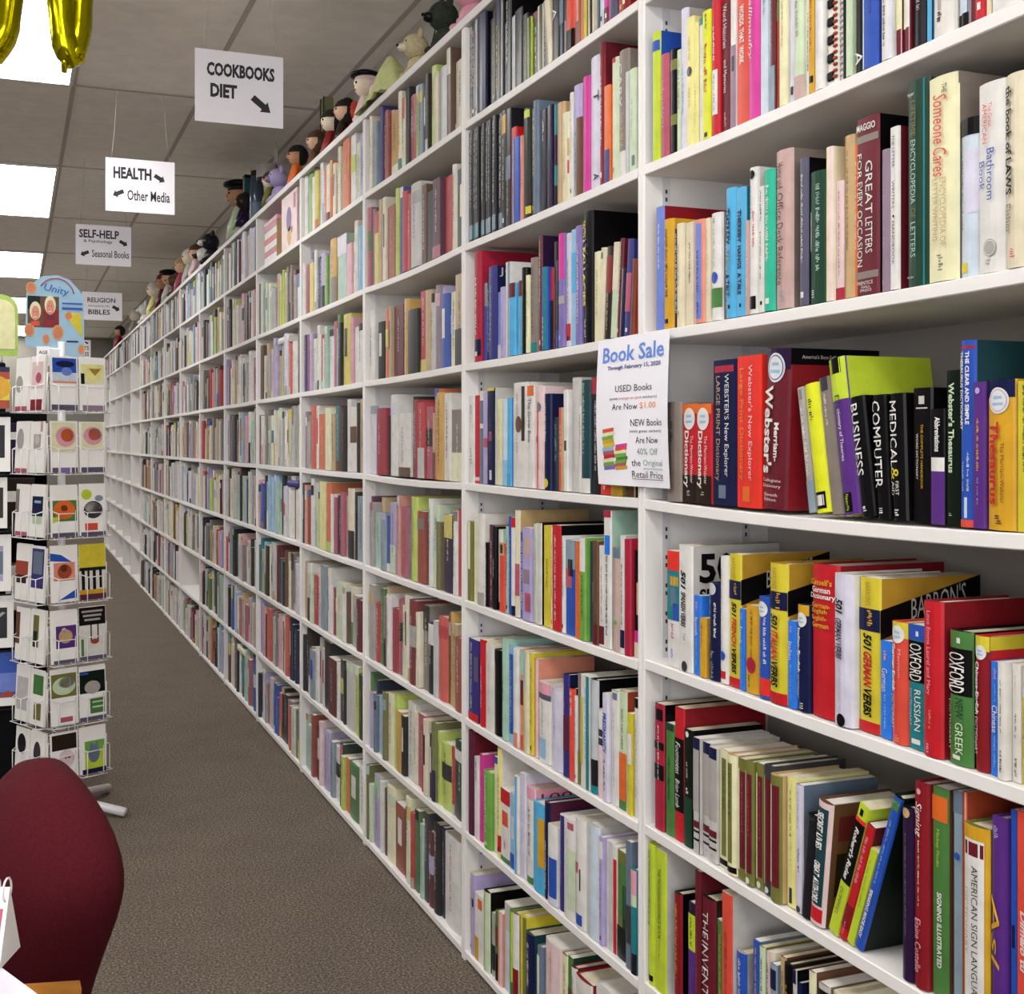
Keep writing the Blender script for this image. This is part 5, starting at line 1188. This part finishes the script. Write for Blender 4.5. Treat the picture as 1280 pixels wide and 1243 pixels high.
# ---------------------------------------------------------------- black print stand at far left
PL = at(14, 553, 4.45)
t = thing('print_stand', 'black stand of matted art prints at the left edge, dark cloth base', 'display stand', (PL.x, PL.y, 0))
m = MB(); m.bbox((-.62, .02, 0), (.02, .5, .34), 'black_cloth', .01); m.obj('base', t)
m = MB(); m.bbox((-.6, .2, .34), (-.02, .24, 1.58), 'black_cloth', .006); m.obj('back_board', t)
m = MB()
for i in range(6):
    z = ZC + (HY - (515, 592, 662, 740, 810, 882)[i]) * 4.5 / F
    m.tube([(-.6, .06, z), (-.6, .0, z - .004), (-.0, .0, z - .004), (-.0, .2, z)], .003, 'black_wire', 6)
    for x in (-.35, -.06): m.tube([(x, .0, z - .004), (x, .004, z + .07)], .002, 'black_wire', 5)
m.obj('wire_ledges', t)
PR = [('framed print of orange and yellow flowers under a dark blue edge, top of black stand', [('r', 0, 1, 0, .12, 'navy'), ('r', 0, 1, .12, 1, 'rust', 0), ('e', .8, .5, .22, .3, 'gold'), ('r', .85, 1, .3, .8, 'yellow', 2)], 460, 512, 12),
      ('white matted print with black picture edge, second in black stand', [('r', .1, .93, .15, .75, 'char')], 522, 590, 13),
      ('white matted print with dark brown picture, third in black stand', [('r', .1, .95, .2, .8, 'dbrown')], 597, 660, 9),
      ('white matted print with lilac grey waterfall picture, fourth in black stand', [('r', .1, .9, .2, .82, 'lilac'), ('r', .4, .9, .3, .7, 'slate', 2)], 668, 738, 14),
      ('white matted print with dark green stems picture, fifth in black stand', [('r', .1, .92, .25, .82, 'bkgreen'), ('g', [(.5, .75), (.55, .75), (.9, .35), (.86, .33)], 'grey')], 742, 808, 17),
      ('large print of a blue sky above a red mountain, lowest in black stand', [('r', 0, 1, 0, .85, 'blue'), ('r', 0, 1, .4, .75, 'peri', 1), ('g', [(.7, .84), (.86, .72), (1, .84)], 'rust')], 813, 880, 24)]
for lb, els, y0, y1, xr in PR:
    z0 = ZC + (HY - y1) * 4.5 / F; z1 = ZC + (HY - y0) * 4.5 / F; W = .27
    x1 = at(xr, 553, 4.43).x
    p = thing('art_print', lb, 'art print', (x1 - W / 2, PL.y + .012, z0 + .002), (math.radians(-6), 0, 0), 'prints on the black stand')
    m = MB(); m.box((-W / 2, 0, 0), (W / 2, .004, z1 - z0), 'card_white'); card_art(m, W, z1 - z0, els); m.obj('matted_sheet', p)
# green arched header of that stand
c = at(8, 402, 4.5)
t = thing('header_board', 'lime green arched header board with cream panel at far left', 'advertising board', (c.x - .02, PL.y + .22, c.z), (0, 0, 0))
W, H = .12, 80 * 4.5 / F
mat('lime_card', '9DB65A', 0.5); mat('cream_card', 'CFCB9C', 0.5)
def arch(m, W, H, y0, y1, mm, dz=0):
    P = [(-W / 2, -H / 2)] + [(W / 2, -H / 2)] + [(W / 2 * math.cos(a), H / 2 - W / 2 * .9 + W / 2 * .9 * math.sin(a)) for a in [math.pi * k / 10 for k in range(11)]]
    n = len(P); V = [(x, y0, z + dz) for x, z in P] + [(x, y1, z + dz) for x, z in P]
    m.add(V, [tuple(range(n)), tuple(range(2 * n - 1, n - 1, -1))] + [((i + 1) % n, i, n + i, n + (i + 1) % n) for i in range(n)], mm)
m = MB(); arch(m, W, H, -.002, .002, 'lime_card'); m.obj('board', t)
m = MB(); arch(m, W * .82, H * .8, -.004, -.0022, 'cream_card', .004); m.obj('panel', t)
m = MB(); m.tube([(0, .004, -H / 2 + .02), (0, .012, 1.575 - c.z)], .006, 'clear_plastic', 8); m.obj('holder', t)

# ---------------------------------------------------------------- dark gondola of goods behind the racks
G = (-1.0, 6.0)
t = thing('display_shelf', 'dark display shelf behind the card rack, mostly hidden', 'shelf', (G[0], G[1], 0))
m = MB(); m.bbox((0, .4, 0), (1.15, .46, 1.42), 'black_cloth', .005); m.obj('back_board', t)
for z in (.12, .5, .86, 1.18):
    m = MB(); m.bbox((0, .02, z), (1.15, .4, z + .02), 'black_cloth', .003); m.obj('shelf', t)
m = MB(); m.bbox((.02, .06, 0), (1.13, .4, .12), 'black_cloth', .003); m.obj('plinth', t)
rg = random.Random(4)
for i, (x, z, w_, h, c, lb) in enumerate(((.72, 1.2, .16, .2, 'indigo', 'indigo box on the dark shelf seen between rack tiers'), (.92, 1.2, .2, .17, 'dpurple', 'dark purple box on the dark shelf right of the indigo one'),
        (.66, .88, .2, .22, 'grey', 'grey box on the dark shelf behind the third rack tier'), (.93, .88, .16, .24, 'dbrown', 'dark brown box on the dark shelf behind the rack'), (.9, .52, .2, .2, 'lgrey', 'pale grey box low on the dark shelf'), (.62, .52, .18, .24, 'maroon', 'maroon box low on the dark shelf'))):
    b = thing('display_box', lb, 'box', (G[0] + x, G[1] + .05, z + .0005), group='boxes on the dark display shelf')
    m = MB(); m.bbox((0, 0, 0), (w_, .2, h), c, .003); m.obj('carton', b)
    m = MB(); m.box((w_ * .2, -.0006, h * .55), (w_ * .8, -.0001, h * .75), 'white'); m.obj('front_label', b)

# ---------------------------------------------------------------- chair, desk
ca = at(52, 1100, 1.72)
CH = thing('armchair', 'maroon upholstered chair with wooden arms at lower left', 'chair', (ca.x, ca.y, 0), (0, 0, math.radians(10)))
# chair faces -x; the back stands at x = 0
m = MB(); V = []; Fs = []; nz, na = 22, 28
z0, z1 = .40, .842
for j in range(nz + 1):
    t_ = j / nz; z = z0 + (z1 - z0) * t_
    wv = (.145 + .055 * math.exp(-((t_ - .72) / .3) ** 2)) * (1 - max(0, (t_ - .62) / .38) ** 2.6) ** .5 if t_ < 1 else 0
    tk = (.067 + .019 * math.exp(-((t_ - .7) / .28) ** 2)) * (1 - max(0, (t_ - .55) / .45) ** 2.8) ** .5 if t_ < 1 else 0
    wv = max(wv, .004); tk = max(tk, .004)
    lean = .05 * (t_ - .3)
    for i in range(na):
        a = 2 * math.pi * i / na; c_, s_ = math.cos(a), math.sin(a)
        e = 2 / 2.5
        x = math.copysign(abs(c_) ** e, c_) * tk; y = math.copysign(abs(s_) ** e, s_) * wv
        V.append((x + lean - .03 + .9 * y * y, y, z))
for j in range(nz):
    for i in range(na): Fs.append((j * na + i, j * na + (i + 1) % na, (j + 1) * na + (i + 1) % na, (j + 1) * na + i))
Fs.append(tuple(range(na - 1, -1, -1))); Fs.append(tuple(nz * na + i for i in range(na)))
m.add(V, Fs, 'chair_cloth', True); m.obj('backrest', CH)
m = MB(); m.bbox((-.50, -.235, .36), (-.05, .235, .46), 'chair_cloth', .035); m.obj('seat', CH)
for sy in (-1, 1):
    m = MB(); y = sy * .25
    m.tube([(-.008, y, .61), (-.1, y, .625), (-.25, y, .63), (-.44, y, .62)], .019, 'oak', 8); m.obj('arm', CH)
    for x0, x1 in ((.03, -.03), (-.47, -.43)):
        m = MB(); m.tube([(x0, y, 0), ((x0 + x1) / 2, y, .34), (x1, y, .612)], [.014, .02, .018], 'oak', 8); m.obj('leg', CH)
    m = MB(); m.tube([(.02, y, .36), (-.45, y, .36)], .014, 'oak', 8); m.obj('side_rail', CH)
m = MB(); m.tube([(.02, -.25, .38), (.02, .25, .38)], .014, 'oak', 8); m.obj('back_rail', CH)
A = at(0, 1205, (ZC - .74) * F / (1205 - HY)); B = at(52, 1243, (ZC - .74) * F / (1243 - HY))
dv = (B - A); an = math.atan2(dv.y, dv.x)                        # desk edge direction
DK = thing('desk', 'pale lilac-white desk at the lower left corner', 'desk', (A.x, A.y, 0), (0, 0, an))
m = MB(); m.bbox((-.1, -.6, .712), (.42, 0, .74), 'desk_top', .004); m.obj('desktop', DK)
for x, y in ((-.07, -.04), (.39, -.04), (-.07, -.56), (.39, -.56)):
    m = MB(); m.bbox((x - .02, y - .02, 0), (x + .02, y + .02, .712), 'dgrey', .003); m.obj('leg', DK)
p = at(-14, 1196, 1.3)
t = thing('desk_calendar', 'small ring-bound flip calendar standing on the desk at left edge', 'calendar', (p.x, p.y, .7404), (0, 0, -.35))
m = MB(); V = [(-.06, -.03, 0), (.022, -.03, 0), (.022, .03, 0), (-.06, .03, 0), (-.06, 0, .075), (.022, 0, .075)]
m.add(V, [(0, 1, 5, 4), (3, 4, 5, 2), (1, 2, 5), (0, 4, 3), (0, 3, 2, 1)], 'card_white'); m.obj('easel', t)
m = MB()
for k in range(7): m.tube([(-.05 + .0115 * k + .009 * math.sin(a) * 0, .012 * math.cos(a), .072 + .012 * math.sin(a)) for a in [i * math.pi / 6 for i in range(12)]], .0012, 'metal_strip', 5, True)
m.obj('ring_binding', t)
m = MB(); m.add([(-.056, -.0292, .01), (.018, -.0292, .01), (.018, -.008, .055), (-.056, -.008, .055)], [(0, 1, 2, 3)], 'rose'); m.obj('picture', t)

# ---------------------------------------------------------------- toys and things along the bookcase tops
LT = D + .055; HID = 1.051 * .055 / D
def top_at(px, lat=None): return s_of(px, lat or LT)
def scale_at(s): return F / depth(s, LT)
def doll(label, px, hpx, body, hair, skin='skin', hat=None, kind='doll', rz=0.0, longhair=False, dx=0.0):
    s = top_at(px, LT + dx); h = hpx / scale_at(s) + HID * .8; r = h * .25
    t = thing(kind, label, 'doll', (LT + dx, s, TOPZ + .0005), (0, 0, rz), 'dolls and toys along the bookcase tops')
    m = MB(); hb = h - 1.75 * r
    m.lathe((0, 0, 0), [(r * .55, 0), (r * .95, .002), (r * .85, hb * .4), (r * .5, hb * .85), (r * .28, hb + r * .15)], body, 14)
    for sy in (-1, 1): m.tube([(0, sy * r * .4, hb * .8), (-r * .3, sy * r * .85, hb * .5), (-r * .7, sy * r * .7, hb * .25)], [r * .17, r * .15, r * .14], body, 7)
    m.obj('body', t)
    hc = h - r * .95; m = MB(); m.ball((0, 0, hc), (r * .88, r * .9, r * .92), skin, 16, 11)
    for sy in (-1, 1):
        m.ball((-r * .78, sy * r * .34, hc + r * .02), r * .1, 'black', 8, 6)
    m.ball((-r * .9, 0, hc - r * .16), r * .08, 'salmon', 8, 6); m.ball((-r * .8, 0, hc - r * .42), (r * .06, r * .16, r * .05), 'rose', 8, 6); m.obj('head', t)
    m = MB(); m.ball((r * .12, 0, hc + r * .08), (r * .98, r * 1.0, r * .98), hair, 16, 8, 0, .46)
    m.ball((r * .3, 0, hc - r * .05), (r * .82, r * .96, r * (1.25 if longhair else .85)), hair, 14, 10); m.obj('hair', t)
    if hat:
        m = MB(); m.lathe((0, 0, hc + r * .5), [(r * .95, 0), (r * 1.15, r * .08), (r * 1.1, r * .3), (r * .6, r * .5), (r * .1, r * .56)], hat, 16); m.obj('hat', t)
    return t
def plush(label, px, hpx, body, muzzle, ears='round', dx=0.0, rz=0.0):
    s = top_at(px, LT + dx); h = hpx / scale_at(s) * .8 + HID * .8; r = h * .3
    t = thing('plush_toy', label, 'plush toy', (LT + dx, s, TOPZ + .0005), (0, 0, rz), 'dolls and toys along the bookcase tops')
    m = MB(); m.ball((r * .3, 0, r * .88), (r * 1.0, r * .95, r * .9), body, 14, 10)
    for sy in (-1, 1): m.ball((-r * .5, sy * r * .6, r * .36), (r * .6, r * .34, r * .35), body, 10, 8)
    m.obj('body', t)
    m = MB(); hc = h - r * 1.0; m.ball((-r * .1, 0, hc), (r * .92, r * .95, r * .88), body, 14, 10)
    for sy in (-1, 1): m.ball((-r * .82, sy * r * .36, hc + r * .22), r * .11, 'black', 8, 6)
    m.obj('head', t)
    m = MB(); m.ball((-r * .95, 0, hc - r * .15), (r * .45, r * .4, r * .32), muzzle, 10, 8); m.ball((-r * 1.36, 0, hc - r * .05), r * .12, 'black', 8, 6); m.obj('muzzle', t)
    for sy in (-1, 1):
        m = MB(); m.ball((r * .05, sy * r * .72, hc + r * .7), (r * .2, r * .36, r * (.4 if ears == 'round' else .7)), body, 10, 7); m.obj('ear', t)
plush('dusty pink plush toy at the top of the picture above the black magazines', 588, 62, 'pink', 'lpink')
plush('blackish green furry puppet beside the green board', 556, 62, 'plush_green', 'bkgreen', 'long')
plush('beige plush dog leaning below the green board', 521, 52, 'plush_beige', 'cream')
doll('cream-faced doll with a flat black beret', 457, 52, 'lpink', 'lpink', 'skin_pale', 'black')
doll('small doll in bright red behind the beret doll', 441, 40, 'red', 'coral', 'coral', dx=.03)
doll('large black-haired plush doll beside the red one', 430, 42, 'dbrown', 'hair_black', 'skin', longhair=True)
doll('pale-faced doll with black hair and patterned red dress', 414, 44, 'dred', 'hair_black', 'skin_pale')
doll('brown-haired doll half sunk behind the top board', 394, 36, 'brown', 'hair_brown', 'skin', longhair=True)
doll('doll with black hair and orange dress above the striped box', 371, 40, 'orange', 'hair_black', 'skin_tan')
doll('tiny doll with a yellow face beside the purple plush', 337, 30, 'olive', 'hair_brown', 'skin_pale', dx=-.03)
plush('lilac purple plush toy above the boxes', 349, 42, 'lilac', 'mauve')
doll('tall doll in a pale gown with a black cap', 300, 62, 'pgreen', 'hair_black', 'skin_tan', 'black')
doll('dark doll with bushy black hair behind the gown', 303.5, 30, 'dpurple', 'hair_black', 'dbrown', longhair=True, dx=-.05)
plush('black and white panda plush on the sixth bookcase', 264, 40, 'char', 'white')
plush('second black and white plush beside the panda', 256, 34, 'white', 'char', dx=.03)
doll('pinkish doll left of the black and white plushes', 245, 34, 'lpink', 'hair_brown', 'skin')
doll('white-haired doll in a grey dress among the far toys', 237, 36, 'lgrey', 'offwhite', 'skin_pale')
doll('pink-faced doll in a rose dress among the far toys', 227, 34, 'rose', 'tan', 'skin')
plush('small brown bear plush among the far toys', 219, 28, 'brown', 'tan')
doll('doll with a black cap and white dress on the far tops', 211, 34, 'white', 'hair_black', 'skin', 'black')
doll('doll in a dark red hood on the far tops', 204, 36, 'maroon', 'maroon', 'skin_tan')
doll('pale green gowned doll on the far tops', 193, 36, 'pyellow', 'offwhite', 'skin_pale')
plush('white cat plush on the far tops', 181, 26, 'white', 'offwhite', 'long')
doll('grey-dressed far doll near the end of the tops', 168, 24, 'grey', 'offwhite', 'skin_pale')
doll('red and green far doll at the end of the tops', 149, 22, 'dred', 'hair_black', 'skin_tan')
# leaning board
s = top_at(534, LT + .04); t = thing('picture_board', 'lime and grey picture board leaning beside the furry puppet', 'picture', (LT + .04, s, TOPZ + .0005), (0, math.radians(14), 0))
m = MB(); m.box((0, -.06, 0), (.006, .06, .25), 'grey'); m.add([(-.0006, -.055, .15), (-.0006, .055, .17), (-.0006, .055, .245), (-.0006, -.055, .245)], [(0, 3, 2, 1)], 'lime'); m.obj('panel', t)
m = MB(); m.tube([(-.001, -.06, 0), (-.001, -.06, .25), (-.001, .06, .25), (-.001, .06, 0)], .003, 'dgreen', 5); m.obj('edge_trim', t)
# blanket over a toy
s = top_at(487); t = thing('draped_blanket', 'pale yellow-green blanket draped over a toy above third bookcase', 'blanket', (LT, s, TOPZ + .0005))
m = MB(); V = []; Fs = []; N = 18
for j in range(N + 1):
    for i in range(N + 1):
        u, v = i / N * 2 - 1, j / N * 2 - 1
        rr = math.hypot(u, v * .8); z = .155 * math.exp(-rr * rr * 1.6) + .012 * math.sin(u * 9 + v * 3) * rr + .01 * math.cos(v * 11) * rr
        V.append((u * .075, v * .16, max(.001, z - .03 * rr)))
for j in range(N):
    for i in range(N): Fs.append((j * (N + 1) + i, j * (N + 1) + i + 1, (j + 1) * (N + 1) + i + 1, (j + 1) * (N + 1) + i))
m.add(V, Fs, 'blanket', True); m.obj('cloth', t)
m = MB(); m.ball((-.03, .02, .045), (.03, .03, .028), 'lpink', 12, 8); m.ball((.02, -.01, .06), (.045, .05, .05), 'lpink', 12, 8); m.obj('covered_toy', t)
# narrow green-grey stand
s = top_at(409, LT + .08); t = thing('narrow_box', 'narrow tall grey-green box behind the black-haired dolls', 'box', (LT + .08, s, TOPZ + .0005))
m = MB(); m.bbox((-.02, -.028, 0), (.02, .028, .33), 'olive_worn', .003); m.obj('body', t)
m = MB()
for y in (-.028, .028): m.box((-.0225, y - .004, 0), (-.0201, y + .004, .331), 'bkgreen')
m.obj('edge_strip', t)
# lamp, bottle, tin, wing
s = top_at(334, LT + .03); t = thing('table_lamp', 'small lamp with a grey shade beside the blue bottle', 'lamp', (LT + .03, s, TOPZ + .0005))
m = MB(); m.lathe((0, 0, 0), [(.035, 0), (.04, .01), (.02, .02), (.012, .05), (.016, .12), (.01, .2)], 'cream', 14); m.obj('base', t)
m = MB(); m.lathe((0, 0, .19), [(.05, 0), (.052, .02), (.05, .075), (.046, .078), (.01, .078)], 'grey', 20); m.obj('shade', t)
m = MB(); m.lathe((0, 0, .184), [(.05, 0), (.053, .012), (.051, .02)], 'dgrey', 20); m.obj('shade_rim', t)
s = top_at(321); t = thing('bottle', 'glossy blue-black tall bottle on the bookcase top', 'bottle', (LT, s, TOPZ + .0005))
m = MB(); m.lathe((0, 0, 0), [(.03, 0), (.034, .006), (.034, .16), (.03, .19), (.028, .235)], 'glass_dark', 18); m.obj('body', t)
m = MB(); m.lathe((0, 0, .235), [(.029, 0), (.03, .02), (.02, .024)], 'dbrown', 16); m.obj('cap', t)
m = MB(); m.lathe((0, 0, .02), [(.0343, 0), (.0345, .004), (.0345, .08), (.0343, .084)], 'slate', 18); m.obj('label', t)
s = top_at(312); t = thing('storage_tin', 'dark green tall tin left of the blue bottle', 'tin', (LT, s, TOPZ + .0005))
m = MB(); m.bbox((-.03, -.026, 0), (.03, .026, .26), 'dteal', .006); m.obj('body', t)
m = MB(); m.bbox((-.031, -.027, .26), (.031, .027, .275), 'bkgreen', .004); m.obj('lid', t)
s = top_at(345, LT + .05); t = thing('wing_ornament', 'grey butterfly-wing ornament on a thin stem', 'ornament', (LT + .05, s, TOPZ + .0005))
m = MB(); m.tube([(0, 0, 0), (0, -.004, .29)], .003, 'dgrey', 6); m.ball((0, 0, .006), (.02, .02, .006), 'dgrey', 10, 6); m.obj('stem', t)
for sy, hz in ((-1, .045), (1, .06)):
    m = MB(); m.ball((0, sy * .018 - .004, .285 + (sy + 1) * .01), (.004, .018, hz), 'grey', 12, 8); m.obj('wing', t)

# ---------------------------------------------------------------- boxes on the fifth bookcase's top shelf
lt = D + .01
s1, s0 = s_of(331, lt), s_of(346, lt); z = SHELF['T'] + .0005
t = thing('gift_box', 'red and white striped gift box with tan side, fifth bookcase', 'box', (lt, (s0 + s1) / 2, z))
w_ = s1 - s0; h_ = .165
m = MB(); m.bbox((0, -w_ / 2, 0), (.16, w_ / 2, h_), 'tan', .002)
for i, c in enumerate(('white', 'rose', 'white', 'red', 'white', 'rose')):
    a = h_ * i / 6; m.add([(-.0006, w_ / 2, a), (-.0006, -w_ / 2, a - .0), (-.0006, -w_ / 2, a + h_ / 6), (-.0006, w_ / 2, a + h_ / 6)], [(0, 1, 2, 3)], c)
m.obj('carton', t)
m = MB(); m.bbox((-.002, -w_ / 2 - .002, h_), (.162, w_ / 2 + .002, h_ + .02), 'pink', .002); m.obj('lid', t)
s1, s0 = s_of(352, lt), s_of(371, lt); w_ = s1 - s0
t = thing('picture_box', 'white box with a purple circle beside the striped gift box', 'box', (lt, (s0 + s1) / 2, z))
m = MB(); m.bbox((0, -w_ / 2, 0), (.18, w_ / 2, .225), 'lpink', .002); m.obj('carton', t)
m = MB()
for cy, cz, r, c in ((.0, .12, .05, 'purple'), (-.01, .05, .038, 'gold'), (-.055, .07, .014, 'brown')):
    m.add([(-.0007, cy + r * math.cos(i * math.pi / 9), cz + r * math.sin(i * math.pi / 9)) for i in range(18)], [tuple(reversed(range(18)))], c)
m.box((-.0009, -w_ * .42, .15), (-.0002, -w_ * .3, .21), 'rose'); m.obj('printed_picture', t)
